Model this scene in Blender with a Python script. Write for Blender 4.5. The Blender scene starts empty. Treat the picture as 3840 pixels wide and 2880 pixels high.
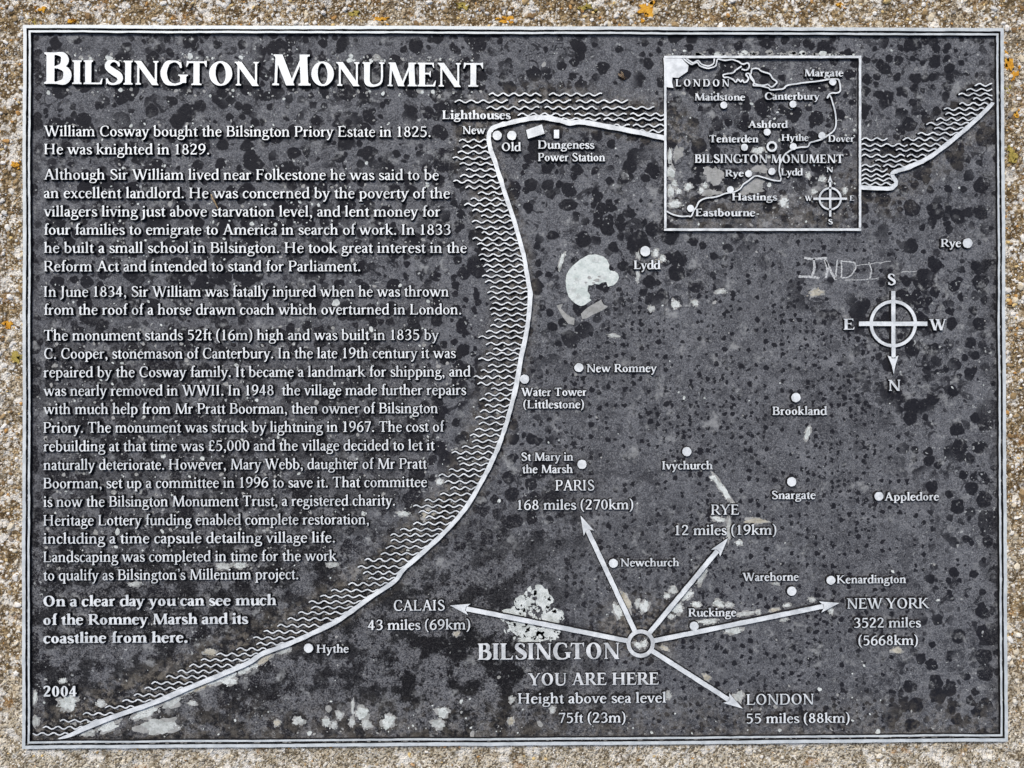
import bpy, math, random
import numpy as np
import mathutils

random.seed(7)
RNG = np.random.default_rng(11)
SC = bpy.context.scene
COL = SC.collection

# ---------------------------------------------------------------- camera, sky, sun, exposure
cam_d = bpy.data.cameras.new('camera')
cam_d.sensor_fit = 'HORIZONTAL'
cam_d.angle_x = math.radians(66.0)
cam_d.clip_start = 0.01
cam_d.clip_end = 200.0
cam = bpy.data.objects.new('camera', cam_d)
cam.location = (-0.01406, -0.00342, 0.7214)
cam.rotation_euler = (0.005957, -0.012017, -0.002187)
COL.objects.link(cam)
SC.camera = cam

SUN_AZ = math.atan2(-0.42, 0.80)          # measured from +Y (top of the plaque) towards +X
SUN_EL = math.radians(50)
world = bpy.data.worlds.new("World")
SC.world = world
world.use_nodes = True
wn, wl = world.node_tree.nodes, world.node_tree.links
wn.clear()
sky = wn.new('ShaderNodeTexSky')
sky.sky_type = 'NISHITA'
sky.sun_disc = False
sky.sun_elevation = SUN_EL
sky.sun_rotation = SUN_AZ
sky.air_density = 1.0
sky.dust_density = 4.0
sky.ozone_density = 1.0
bg = wn.new('ShaderNodeBackground')
bg.inputs['Strength'].default_value = 0.075
wo = wn.new('ShaderNodeOutputWorld')
wl.new(sky.outputs[0], bg.inputs[0])
wl.new(bg.outputs[0], wo.inputs[0])

sun_d = bpy.data.lights.new('sun', 'SUN')
sun_d.energy = 1.5
sun_d.angle = math.radians(14)
sun_d.color = (1.0, 0.97, 0.92)
sun = bpy.data.objects.new('sun', sun_d)
sd = mathutils.Vector((math.sin(SUN_AZ) * math.cos(SUN_EL), math.cos(SUN_AZ) * math.cos(SUN_EL), math.sin(SUN_EL)))
sun.rotation_euler = sd.to_track_quat('Z', 'Y').to_euler()
sun.location = sd * 3
COL.objects.link(sun)

vs = SC.view_settings
vs.view_transform = 'Standard'
vs.look = 'None'
vs.exposure = 0.68
vs.gamma = 1.0
vs.use_curve_mapping = False

# ---------------------------------------------------------------- survey grid -> metres on the plaque
HM = (0.0004216198131334127, -9.405073193887023e-07, -0.47088890779313214, -8.976546535671703e-07,
      -0.00042155600001553273, 0.35152645780960246, -7.021983769779709e-06, 3.480986161660525e-06)


def S(x, y):
    d = HM[6] * x + HM[7] * y + 1
    return (HM[0] * x + HM[1] * y + HM[2]) / d, (HM[3] * x + HM[4] * y + HM[5]) / d


def SA(A):
    A = np.asarray(A, float)
    d = HM[6] * A[:, 0] + HM[7] * A[:, 1] + 1
    return np.stack([(HM[0] * A[:, 0] + HM[1] * A[:, 1] + HM[2]) / d, (HM[3] * A[:, 0] + HM[4] * A[:, 1] + HM[5]) / d], 1)


U = 0.000422                 # one survey unit in metres
PW, PH = 0.450, 0.32898      # half size of the plaque
Z_PANEL = -0.0030            # recessed ground of the casting
Z_STONE = -0.0065            # top of the concrete
Z_BASE = -0.014


# ---------------------------------------------------------------- objects
def tag(o, label=None, cat=None, group=None, kind=None):
    for k, v in (('label', label), ('category', cat), ('group', group), ('kind', kind)):
        if v:
            o[k] = v
    return o


def link(o, parent=None):
    COL.objects.link(o)
    if parent is not None:
        o.parent = parent
        o.matrix_parent_inverse = mathutils.Matrix.Translation(-parent.matrix_world.translation) if parent.type == 'EMPTY' else mathutils.Matrix.Identity(4)
    return o


def empty(name, loc):
    o = bpy.data.objects.new(name, None)
    o.empty_display_size = 0.02
    o.location = loc
    o.matrix_world = mathutils.Matrix.Translation(loc)
    COL.objects.link(o)
    return o


def mesh(name, V, F, mats, parent=None, mi=None, smooth=False):
    me = bpy.data.meshes.new(name)
    me.from_pydata([tuple(v) for v in V], [], F)
    for m in mats:
        me.materials.append(m)
    if mi is not None:
        me.polygons.foreach_set('material_index', np.asarray(mi, dtype=np.int32))
    if smooth:
        me.polygons.foreach_set('use_smooth', [True] * len(me.polygons))
    me.update()
    return link(bpy.data.objects.new(name, me), parent)


def vnoise(x, y, seed=0):
    """smooth value noise, numpy"""
    xi, yi = np.floor(x).astype(np.int64), np.floor(y).astype(np.int64)
    fx, fy = x - xi, y - yi
    fx, fy = fx * fx * (3 - 2 * fx), fy * fy * (3 - 2 * fy)

    def h(a, b):
        n = (a * 374761393 + b * 668265263 + seed * 974634777) & 0xffffffff
        n = ((n ^ (n >> 13)) * 1274126177) & 0xffffffff
        return ((n ^ (n >> 16)) & 0xffff) / 65535.0
    return (h(xi, yi) * (1 - fx) + h(xi + 1, yi) * fx) * (1 - fy) + (h(xi, yi + 1) * (1 - fx) + h(xi + 1, yi + 1) * fx) * fy


# ---------------------------------------------------------------- materials
class Mat:
    def __init__(self, name):
        self.m = bpy.data.materials.new(name)
        self.m.use_nodes = True
        self.t = self.m.node_tree
        self.t.nodes.clear()
        self.out = self.n('ShaderNodeOutputMaterial')
        self.b = self.n('ShaderNodeBsdfPrincipled')
        self.l(self.b.outputs[0], self.out.inputs[0])
        self.co = self.n('ShaderNodeTexCoord').outputs['Object']

    def n(self, t, **k):
        x = self.t.nodes.new(t)
        for a, v in k.items():
            setattr(x, a, v)
        return x

    def l(self, a, b):
        self.t.links.new(a, b)

    def put(self, sock, v):
        if isinstance(v, (int, float, tuple)):
            sock.default_value = v
        else:
            self.l(v, sock)

    def noise(self, scale, detail=3.0, rough=.55, co=None, dist=0.0):
        x = self.n('ShaderNodeTexNoise')
        x.inputs['Scale'].default_value = scale
        x.inputs['Detail'].default_value = detail
        x.inputs['Roughness'].default_value = rough
        x.inputs['Distortion'].default_value = dist
        self.l(co or self.co, x.inputs['Vector'])
        return x.outputs['Fac']

    def shift(self, v, co=None):
        x = self.n('ShaderNodeVectorMath', operation='ADD')
        self.l(co or self.co, x.inputs[0])
        x.inputs[1].default_value = v
        return x.outputs[0]

    def warp(self, scale, amt, co=None):
        x = self.n('ShaderNodeTexNoise')
        x.inputs['Scale'].default_value = scale
        x.inputs['Detail'].default_value = 2.0
        self.l(co or self.co, x.inputs['Vector'])
        s = self.n('ShaderNodeVectorMath', operation='SUBTRACT')
        self.l(x.outputs['Color'], s.inputs[0])
        s.inputs[1].default_value = (.5, .5, .5)
        m = self.n('ShaderNodeVectorMath', operation='MULTIPLY_ADD')
        self.l(s.outputs[0], m.inputs[0])
        m.inputs[1].default_value = (amt, amt, 0)
        self.l(co or self.co, m.inputs[2])
        return m.outputs[0]

    def vor(self, scale, co=None, rnd=1.0, feature='F1'):
        x = self.n('ShaderNodeTexVoronoi', feature=feature, voronoi_dimensions='2D')
        x.inputs['Scale'].default_value = scale
        x.inputs['Randomness'].default_value = rnd
        self.l(co or self.co, x.inputs['Vector'])
        return x

    def rng(self, v, a, b, c=0.0, d=1.0, smooth=True):
        x = self.n('ShaderNodeMapRange')
        if smooth:
            x.interpolation_type = 'SMOOTHSTEP'
        self.put(x.inputs[0], v)
        for i, q in enumerate((a, b, c, d)):
            self.put(x.inputs[i + 1], q)
        return x.outputs[0]

    def math(self, op, a, b=0.0, c=0.0, clamp=False):
        x = self.n('ShaderNodeMath', operation=op, use_clamp=clamp)
        for i, q in enumerate((a, b, c)):
            self.put(x.inputs[i], q)
        return x.outputs[0]

    def mix(self, f, a, b, blend='MIX'):
        x = self.n('ShaderNodeMix', data_type='RGBA', blend_type=blend)
        self.put(x.inputs[0], f)
        for s, q in ((x.inputs[6], a), (x.inputs[7], b)):
            self.put(s, q + (1.0,) if isinstance(q, tuple) and len(q) == 3 else q)
        return x.outputs[2]

    def sep(self, v):
        x = self.n('ShaderNodeSeparateXYZ')
        self.l(v, x.inputs[0])
        return x.outputs

    def bump(self, h, strength, dist):
        x = self.n('ShaderNodeBump')
        x.inputs['Strength'].default_value = strength
        x.inputs['Distance'].default_value = dist
        self.l(h, x.inputs['Height'])
        self.l(x.outputs[0], self.b.inputs['Normal'])

    def set(self, **k):
        for a, v in k.items():
            self.put(self.b.inputs[a.replace('_', ' ')], v + (1.0,) if isinstance(v, tuple) and len(v) == 3 else v)
        return self


def spots(M, scale, lo, hi, off, warp_s, warp_a, soft, thr=.35):
    """mask of round-ish blots of random size, one per cell at most"""
    co = M.warp(warp_s, warp_a, M.shift(off))
    v = M.vor(scale, co, .85)
    r = M.rng(M.sep(v.outputs['Color'])[0], thr, 1.0, lo, hi, False)
    d = M.math('SUBTRACT', r, v.outputs['Distance'])
    return M.rng(d, -soft, soft), v


# weathered black paint on the recessed ground
M = Mat('panel_paint')
at = M.n('ShaderNodeAttribute', attribute_name='wear')
aR, aG, aB = M.sep(at.outputs['Vector'])        # R fine crisp spotting, G tan dirt, B black blotching
grain = M.noise(1150, 2, .7)
grain2 = M.noise(560, 2, .6, M.shift((3, 1, 0)))
cloud = M.noise(22, 4, .6, M.shift((1, 5, 0)))
cloud2 = M.noise(85, 4, .62, M.shift((7, 2, 0)))
base = M.mix(M.rng(cloud, .36, .64), (.058, .061, .071), (.096, .101, .114))
base = M.mix(M.rng(cloud2, .50, .70, 0, .75), base, (.170, .176, .190))
base = M.mix(M.rng(cloud2, .42, .28, 0, .5), base, (.026, .027, .033))
base = M.mix(M.rng(grain, .42, .66, 0, .8), base, (.24, .248, .262))
base = M.mix(M.rng(grain2, .50, .34, 0, .6), base, (.026, .027, .033))
s1, _ = spots(M, 46, .06, .38, (0, 0, 0), 130, .007, .022, .12)
s5, _ = spots(M, 64, .02, .40, (6, 3, 0), 150, .006, .024, .12)
s2, _ = spots(M, 92, -.02, .40, (4, 9, 0), 200, .005, .03, .12)
s6, _ = spots(M, 34, -.05, .40, (1, 12, 0), 100, .010, .022, .2)
s3, _ = spots(M, 130, -.02, .34, (8, 3, 0), 300, .0055, .022, .25)
s4, _ = spots(M, 175, -.02, .36, (2, 8, 0), 380, .0045, .024, .25)
dens = M.rng(M.noise(15, 2, .5, M.shift((9, 9, 0))), .38, .56)
dens2 = M.rng(M.noise(19, 2, .5, M.shift((3, 14, 0))), .36, .52)
big = M.math('MAXIMUM', M.math('MAXIMUM', s1, M.math('MULTIPLY', M.math('MAXIMUM', s5, s6), dens2)), M.math('MULTIPLY', s2, dens))
inv = M.math('SUBTRACT', 1.0, aR)
crisp_ = M.math('MULTIPLY', M.math('MAXIMUM', s3, M.math('MULTIPLY', s4, dens)), M.rng(aR, .12, .6))
sp = M.math('MAXIMUM', M.math('MULTIPLY', big, M.rng(inv, .05, .6, .22, 1.0)), crisp_)
base = M.mix(M.math('MULTIPLY', sp, M.rng(grain2, .3, .7, .92, 1.0)), base, (.0115, .012, .0165))
irr = M.math('MULTIPLY', M.rng(M.noise(75, 4, .62, M.shift((11, 2, 0)), 1.2), .545, .60), M.rng(M.noise(12, 2, .5, M.shift((2, 11, 0))), .40, .56, .25, 1.0))
base = M.mix(M.math('MULTIPLY', irr, M.math('SUBTRACT', .85, M.math('MULTIPLY', aR, .45))), base, (.0115, .012, .0165))
blk = M.math('MULTIPLY', aB, M.rng(M.noise(44, 5, .68, M.shift((5, 5, 0))), .46, .55))
base = M.mix(M.math('MULTIPLY', blk, .97), base, (.0055, .0055, .007))
lowg = M.noise(820, 2, .6, M.shift((4, 4, 0)))
base = M.mix(M.math('MULTIPLY', M.math('MULTIPLY', M.math('MULTIPLY', aB, M.math('SUBTRACT', 1.0, M.math('MULTIPLY', blk, .85))), M.rng(lowg, .50, .62)), .62), base, (.20, .20, .205))
base = M.mix(M.math('MULTIPLY', M.math('MULTIPLY', aB, M.rng(lowg, .48, .38)), .7), base, (.010, .010, .012))
film = M.math('MULTIPLY', M.rng(M.noise(70, 5, .68, M.shift((2, 2, 0))), .55, .70), M.rng(M.noise(9, 2, .5, M.shift((6, 1, 0))), .40, .54))
base = M.mix(M.math('MULTIPLY', film, .72), base, (.30, .31, .315))
fl2 = M.math('MULTIPLY', M.rng(M.noise(260, 3, .6, M.shift((12, 2, 0))), .63, .70), M.rng(M.noise(20, 2, .5, M.shift((6, 13, 0))), .42, .58, .1, 1.0))
base = M.mix(M.math('MULTIPLY', fl2, M.math('SUBTRACT', .85, M.math('MULTIPLY', aR, .5))), base, (.42, .44, .44))
dirt = M.math('MULTIPLY', aG, M.rng(M.noise(170, 3, .65), .40, .62))
base = M.mix(M.math('MULTIPLY', dirt, .6), base, (.25, .225, .185))
gr = M.math('MULTIPLY', aG, M.rng(M.noise(240, 3, .65, M.shift((5, 15, 0))), .52, .44))
base = M.mix(M.math('MULTIPLY', gr, .85), base, (.010, .010, .011))
M.set(Base_Color=base, Roughness=M.rng(grain, .3, .7, .55, .85), Specular_IOR_Level=.12)
h = M.math('ADD', M.math('MULTIPLY', grain, .6), grain2)
M.bump(h, .8, .0007)
PANEL = M.m

M = Mat('side_paint')
M.set(Base_Color=M.mix(M.rng(M.noise(400), .45, .7), (.010, .010, .012), (.035, .034, .035)), Roughness=.8, Specular_IOR_Level=.15)
SIDE = M.m


def metal(name, lo, hi, rust):
    M = Mat(name)
    g = M.noise(900, 2, .6)
    c = M.noise(70, 4, .65)
    col = M.mix(M.rng(c, .35, .62), lo, hi)
    col = M.mix(M.rng(M.noise(230, 3, .6, M.shift((3, 3, 0))), .62, .78, 0, rust), col, (.33, .34, .345))
    col = M.mix(M.rng(g, .3, .7, 0, .16), col, (.42, .43, .44))
    M.set(Base_Color=col, Metallic=.15, Roughness=M.rng(c, .3, .7, .42, .62), Specular_IOR_Level=.5)
    M.bump(g, .35, .0003)
    return M.m


METAL = metal('bare_metal', (.56, .595, .615), (.80, .84, .86), .6)
METAL_DULL = metal('dull_metal', (.46, .485, .50), (.76, .79, .805), .7)
METAL_RIM = metal('rim_metal', (.50, .545, .565), (.64, .69, .71), .55)


def crust(name, a, b, c, bumpd=.0008):
    M = Mat(name)
    n = M.noise(210, 4, .65)
    col = M.mix(M.rng(n, .35, .62), a, b)
    col = M.mix(M.rng(M.noise(520, 3, .6, M.shift((4, 4, 0))), .60, .74, 0, .8), col, c)
    M.set(Base_Color=col, Roughness=.92, Specular_IOR_Level=.15)
    M.bump(M.noise(650, 3, .6), .7, bumpd)
    return M.m


LICHEN = crust('pale_lichen', (.44, .475, .46), (.64, .68, .67), (.26, .275, .265))
LICHEN_WHITE = crust('white_lichen', (.50, .56, .54), (.66, .71, .69), (.36, .40, .38))
LICHEN_GREY = crust('grey_lichen', (.27, .275, .265), (.36, .365, .36), (.17, .17, .17))
LICHEN_MID = crust('dull_lichen', (.34, .36, .35), (.52, .55, .54), (.20, .21, .21))
LICHEN_TAN = crust('tan_lichen', (.33, .31, .25), (.50, .48, .41), (.17, .15, .11))
LICHEN_ORANGE = crust('orange_lichen', (.52, .23, .022), (.70, .38, .05), (.25, .13, .03), .0014)
LICHEN_OLIVE = crust('olive_lichen', (.26, .21, .05), (.42, .33, .09), (.15, .10, .03), .0014)

# weathered exposed-aggregate concrete
M = Mat('concrete')
X, Y, _z = M.sep(M.co)
big = M.noise(14, 4, .6, M.shift((2, 7, 0)))
mid = M.noise(120, 4, .65)
fine = M.noise(700, 3, .65)
v1 = M.vor(330, M.warp(500, .0012))
v2 = M.vor(700, M.warp(800, .0006, M.shift((3, 3, 0))))
low = M.rng(M.math('ADD', Y, M.math('MULTIPLY', M.math('SUBTRACT', big, .5), .5)), -.22, -.36)
brown = M.mix(M.rng(mid, .36, .64), (.105, .065, .025), (.42, .31, .17))
pale = M.mix(M.rng(mid, .36, .64), (.38, .33, .235), (.80, .75, .63))
col = M.mix(M.math('ADD', M.math('MULTIPLY', low, .85), M.rng(big, .5, .68, 0, .45), clamp=True), brown, pale)
# pale mortar squeezed out round the casting
ex = M.math('SUBTRACT', M.math('ABSOLUTE', X), PW)
ey = M.math('SUBTRACT', M.math('ABSOLUTE', Y), PH)
edge = M.math('ADD', M.math('MAXIMUM', ex, ey), M.math('MULTIPLY', M.math('SUBTRACT', M.noise(45, 4, .6, M.shift((1, 1, 0))), .5), .022))
mort = M.rng(edge, .0065, -.001)
side = M.rng(M.math('SUBTRACT', ex, ey), -.02, .03)
col = M.mix(M.math('MULTIPLY', mort, M.math('ADD', M.math('MULTIPLY', side, .4), .5)), col, (.74, .70, .61))
c1 = M.sep(v1.outputs['Color'])
c2 = M.sep(v2.outputs['Color'])
col = M.mix(M.math('MULTIPLY', M.math('GREATER_THAN', M.math('ADD', c1[0], M.math('MULTIPLY', M.math('SUBTRACT', M.noise(38, 3, .6, M.shift((2, 4, 0))), .5), .9)), .66), M.rng(v1.outputs['Distance'], .46, .30)), col, M.mix(c1[1], (.50, .42, .29), (.84, .82, .76)))
col = M.mix(M.math('MULTIPLY', M.math('GREATER_THAN', c2[0], .78), M.rng(v2.outputs['Distance'], .5, .3, 0, .9)), col, M.mix(c2[1], (.42, .33, .2), (.76, .72, .64)))
col = M.mix(M.math('MULTIPLY', M.math('LESS_THAN', c2[0], .34), .75), col, (.075, .05, .024))
col = M.mix(M.rng(fine, .46, .34, 0, .5), col, (.085, .058, .028))
wh = M.math('MULTIPLY', M.rng(M.noise(85, 4, .65, M.shift((1, 8, 0))), .53, .62), .85)
col = M.mix(wh, col, (.84, .81, .74))
dk = M.math('MULTIPLY', M.rng(M.noise(48, 4, .62, M.shift((14, 8, 0))), .56, .68), .5)
col = M.mix(dk, col, (.085, .058, .028))
rust = M.rng(M.noise(55, 4, .6, M.shift((8, 1, 0))), .60, .74, 0, .6)
col = M.mix(rust, col, (.34, .165, .04))
M.set(Base_Color=col, Roughness=.93, Specular_IOR_Level=.2)
h = M.math('ADD', M.math('MULTIPLY', v1.outputs['Distance'], -.8), M.math('ADD', fine, M.math('MULTIPLY', v2.outputs['Distance'], -.6)))
M.bump(h, .9, .0014)
CONCRETE = M.m

M = Mat('aggregate')
a = M.n('ShaderNodeAttribute', attribute_name='grain')
n = M.noise(900, 3, .6)
col = M.mix(M.rng(n, .3, .7, 0, .35), a.outputs['Color'], (.25, .18, .1))
M.set(Base_Color=col, Roughness=.7, Specular_IOR_Level=.3)
AGGREGATE = M.m

M = Mat('fly_body')
M.set(Base_Color=M.mix(M.rng(M.noise(900), .4, .6), (.02, .012, .006), (.13, .065, .02)), Roughness=.5)
FLYB = M.m
M = Mat('fly_wing')
M.set(Base_Color=(.16, .11, .06), Roughness=.3, Alpha=.65)
FLYW = M.m
M = Mat('dry_stalk')
M.set(Base_Color=M.mix(M.rng(M.noise(500), .4, .6), (.33, .22, .11), (.62, .47, .28)), Roughness=.8)
STRAW = M.m
M = Mat('scratch')
M.set(Base_Color=M.mix(M.rng(M.noise(800, 3), .35, .6), (.24, .25, .26), (.55, .57, .58)), Roughness=.7)
SCRATCH = M.m
# ---------------------------------------------------------------- lettering
# An old-style roman drawn from scratch: every glyph is a union of stems, serifs,
# broad-pen strokes and rings (units: cap height 660, x-height 440).
CAP, XH, ASC, DSC = 660.0, 440.0, 700.0, -205.0


class Pen:
    def __init__(self, S, H, k):
        self.S, self.H, self.k, self.q = S, H, k, []

    def poly(self, pts):
        a = sum(p[0] * q[1] - q[0] * p[1] for p, q in zip(pts, pts[1:] + pts[:1]))
        if abs(a) > 1e-3:
            self.q.append(pts if a > 0 else pts[::-1])

    def rect(self, x0, y0, x1, y1):                 # raw coordinates
        self.poly([(x0, y0), (x1, y0), (x1, y1), (x0, y1)])

    def serif(self, xl, xr, y, d, l=46, r=46, t=None, b=34):
        """bracketed slab under (d=1) or over (d=-1) a stem spanning xl..xr"""
        t = t or self.H * .78
        self.poly([(xl - l, y), (xr + r, y), (xr + r, y + d * t), (xl - l, y + d * t)])
        if l:
            self.poly([(xl - l * .8, y + d * t * .9), (xl + 2, y + d * t * .9), (xl + 2, y + d * (t + b)), (xl - l * .22, y + d * (t + b * .35))])
        if r:
            self.poly([(xr + r * .8, y + d * t * .9), (xr - 2, y + d * t * .9), (xr - 2, y + d * (t + b)), (xr + r * .22, y + d * (t + b * .35))])

    def stem(self, x, y0, y1, foot=1, head=0, fl=46, fr=46, hl=46, hr=46, w=None):
        """x: skeleton left edge"""
        xl = x * self.k
        xr = xl + (w or self.S)
        self.rect(xl, y0, xr, y1)
        if foot:
            self.serif(xl, xr, y0, 1, fl, fr)
        if head:
            self.serif(xl, xr, y1, -1, hl, hr)
        return xl, xr

    def flag(self, x, y, l=52, drop=58):
        xl = x * self.k
        xr = xl + self.S
        self.poly([(xl - l, y - drop), (xl - l + 6, y - drop - self.H * .7), (xl + 4, y - drop - 26), (xr, y - 100), (xr, y + 8), (xr - 14, y + 8)])

    def diag(self, x0, y0, x1, y1, w):
        x0 *= self.k
        x1 *= self.k
        self.poly([(x0 - w / 2, y0), (x0 + w / 2, y0), (x1 + w / 2, y1), (x1 - w / 2, y1)])

    def line(self, pts, close=False, raw=False, n=7):
        """Catmull-Rom stroke through (x, y, width)"""
        P = [np.array((p[0] * (1 if raw else self.k), p[1], p[2]), float) for p in pts]
        m = len(P)
        out = []
        for i in range(m if close else m - 1):
            g = (lambda j: P[j % m]) if close else (lambda j: P[min(max(j, 0), m - 1)])
            p0, p1, p2, p3 = g(i - 1), g(i), g(i + 1), g(i + 2)
            for s in range(n):
                t = s / n
                out.append(.5 * (2 * p1 + (p2 - p0) * t + (2 * p0 - 5 * p1 + 4 * p2 - p3) * t * t + (3 * p1 - p0 - 3 * p2 + p3) * t ** 3))
        out.append(out[0] if close else P[-1])
        A = np.array(out)
        T = np.gradient(A[:, :2], axis=0)
        if close:
            T[0] = T[-1] = A[1, :2] - A[-2, :2]
        T /= np.maximum(np.linalg.norm(T, axis=1, keepdims=True), 1e-6)
        N = np.stack([-T[:, 1], T[:, 0]], 1)
        L = A[:, :2] + N * A[:, 2:3] / 2
        Rr = A[:, :2] - N * A[:, 2:3] / 2
        for i in range(len(A) - 1):
            self.poly([tuple(L[i]), tuple(Rr[i]), tuple(Rr[i + 1]), tuple(L[i + 1])])

    def ring(self, cx, cy, rx, ry, wv, wh, tilt=.16, n=30):
        cx *= self.k
        rx *= self.k
        o, inn = [], []
        for i in range(n):
            a = 2 * math.pi * i / n
            o.append((cx + rx * math.cos(a), cy + ry * math.sin(a)))
            x, y = (rx - wv) * math.cos(a), (ry - wh) * math.sin(a)
            inn.append((cx + x - tilt * y * (rx - wv) / ry * .9, cy + y))
        for i in range(n):
            j = (i + 1) % n
            self.poly([o[i], o[j], inn[j], inn[i]])

    def dot(self, x, y, r, n=12):
        self.poly([(x * self.k + r * math.cos(2 * math.pi * i / n), y + r * math.sin(2 * math.pi * i / n)) for i in range(n)])

    def bar(self, x0, x1, y, t=None):
        t = t or self.H
        self.rect(x0 * self.k, y, x1 * self.k, y + t)

    def tri(self, *p):
        self.poly([(a * self.k, b) for a, b in p])


def glyph(c, S, H, k):
    g = Pen(S, H, k)
    L = g.line
    s2 = S / 2 / k                                   # half a stem in skeleton units
    sk = S / k
    adv = 400
    if c == 'a':
        L([(62, 330, H * 1.5), (88, 396, H * 1.35), (165, 424, H), (240, 400, S * .8), (262, 310, S), (262, 90, S), (280, 26, S * .75), (355, 24, H)])
        L([(262, 268, H), (170, 236, H * 1.1), (84, 175, S * .85), (72, 95, S * .98), (120, 26, H * 1.6), (190, 22, H * 1.2), (265, 78, H)])
        adv = 372
    elif c == 'b':
        x = 52
        g.stem(x, 30, ASC, 0)
        g.flag(x, ASC)
        L([(x + sk * .6, 350, H), (180, 420, H * 1.1), (300, 400, S * .75), (385, 225, S), (310, 40, S * .75), (190, 6, H * 1.1), (x + sk * .4, 40, H)])
        adv = 462
    elif c == 'c':
        L([(322, 338, S * .8), (300, 396, S * .6), (220, 428, H * 1.1), (115, 375, S * .8), (70, 215, S), (115, 62, S * .85), (215, 12, H * 1.5), (335, 84, H * .8)])
        adv = 368
    elif c == 'd':
        x = 318
        g.stem(x, 0, ASC, 0)
        g.flag(x, ASC)
        g.serif((x + sk / 2) * k, (x + sk) * k, 0, 1, 0, 44)
        L([(x + sk / 2, 370, H), (240, 424, H * 1.1), (125, 375, S * .8), (75, 210, S), (120, 58, S * .85), (205, 10, H * 1.4), (x + sk / 2, 78, H)])
        adv = 470
    elif c == 'e':
        L([(345, 258, H * 1.3), (328, 355, S * .62), (230, 427, H * 1.1), (118, 375, S * .78), (72, 220, S), (120, 62, S * .88), (225, 12, H * 1.5), (350, 92, H * .8)])
        g.bar(80, 352, 244, H * .95)
        adv = 396
    elif c == 'f':
        g.stem(92, 0, 560)
        L([(92 + s2, 540, S), (118 + s2, 640, S * .85), (205, 690, H * 1.15), (285, 664, H * 1.9)])
        g.bar(22, 250, XH - H * 1.0)
        adv = 268
    elif c == 'g':
        g.ring(195, 295, 142, 138, S * .85, H * 1.1)
        L([(300, 385, H), (345, 412, H * 1.1), (395, 408, H * 1.5)])
        L([(130, 175, H), (82, 118, H * 1.5), (120, 62, S * .7), (250, 44, S * .85), (362, 6, S * .85), (388, -78, S * .7), (330, -172, H * 1.3), (200, -198, H * 1.15), (80, -176, H * 1.4), (40, -105, S * .62), (92, -25, H * 1.2), (150, 40, H)])
        adv = 412
    elif c in 'hnmu':
        if c == 'u':
            x, x2 = 62, 330
            g.stem(x, 90, XH, 0)
            g.flag(x, XH)
            L([(x + s2, 130, S), (x + s2 + 22, 45, S * .9), (190, 14, H * 1.5), (x2 + 10, 82, H)])
            g.stem(x2, 0, XH, 0)
            g.flag(x2, XH)
            g.serif((x2 + sk / 2) * k, (x2 + sk) * k, 0, 1, 0, 46)
            adv = 482
        else:
            x = 60
            g.stem(x, 0, ASC if c == 'h' else XH)
            g.flag(x, ASC if c == 'h' else XH)
            for j in range(2 if c == 'm' else 1):
                a, b = x + j * 258, x + (j + 1) * 258
                L([(a + sk * .7, 325, H), (a + sk + 50, 398, H * 1.2), (a + sk + 112, 424, H * 1.5), (b - 4 + s2 * .6, 385, S * .88), (b + s2, 290, S), (b + s2, 200, S)])
                g.stem(b, 0, 260)
            adv = 488 if c != 'm' else 744
    elif c in 'il':
        x = 62
        g.stem(x, 0, ASC if c == 'l' else XH)
        g.flag(x, ASC if c == 'l' else XH)
        if c == 'i':
            g.dot(x + s2 - 4, 610, max(S * .56, 50))
        adv = 232
    elif c == 'j':
        x = 70
        g.flag(x, XH)
        L([(x + s2, XH - 20, S), (x + s2, 0, S), (x + s2 - 14, -120, S * .8), (10, -190, H * 1.3), (-30, -182, H * 1.7)])
        g.dot(x + s2 - 4, 610, max(S * .56, 50))
        adv = 225
    elif c == 'k':
        x = 60
        g.stem(x, 0, ASC)
        g.flag(x, ASC)
        g.diag(150, 205, 345, 425, H * 1.5)
        g.serif(300 * k, 380 * k, XH, -1, 40, 40)
        g.diag(205, 265, 405, 10, S * 1.1)
        g.serif(370 * k, 440 * k, 0, 1, 30, 40)
        adv = 470
    elif c == 'o':
        g.ring(222, 215, 190, 226, S, H)
        adv = 444
    elif c == 'p':
        x = 58
        g.stem(x, DSC, XH)
        g.flag(x, XH)
        L([(x + sk * .6, 345, H), (185, 418, H * 1.2), (305, 395, S * .78), (388, 220, S), (320, 45, S * .78), (215, 6, H * 1.2), (x + sk * .5, 50, H)])
        adv = 464
    elif c == 'q':
        x = 318
        g.stem(x, DSC, XH)
        L([(x + sk / 2, 385, H), (240, 424, H * 1.1), (125, 375, S * .8), (75, 210, S), (120, 58, S * .85), (205, 10, H * 1.4), (x + sk / 2, 78, H)])
        adv = 462
    elif c == 'r':
        x = 60
        g.stem(x, 0, XH)
        g.flag(x, XH)
        L([(x + sk * .7, 310, H), (x + sk + 45, 392, H * 1.3), (250, 420, S * .62), (300, 388, S * .82)])
        adv = 330
    elif c == 's':
        L([(274, 338, H * 1.5), (255, 400, H * 1.4), (175, 428, H * 1.1), (90, 390, S * .68), (85, 300, S * .85), (180, 225, S), (282, 145, S * .92), (278, 52, S * .7), (185, 10, H * 1.15), (95, 34, H * 1.4), (62, 112, H * 1.5)])
        adv = 336
    elif c == 't':
        x = 80
        L([(x + s2, 440, S), (x + s2, 110, S), (x + s2 + 18, 34, S * .85), (190, 14, H * 1.4), (262, 50, H)])
        g.bar(18, 250, XH - H * 1.0)
        g.poly([(20 * k, XH - 8), (x * k + S, XH - 8), (x * k + S, 560), (x * k + S - 16, 560), (x * k + 6, XH + 40)])
        adv = 272
    elif c in 'vwy':
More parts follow.
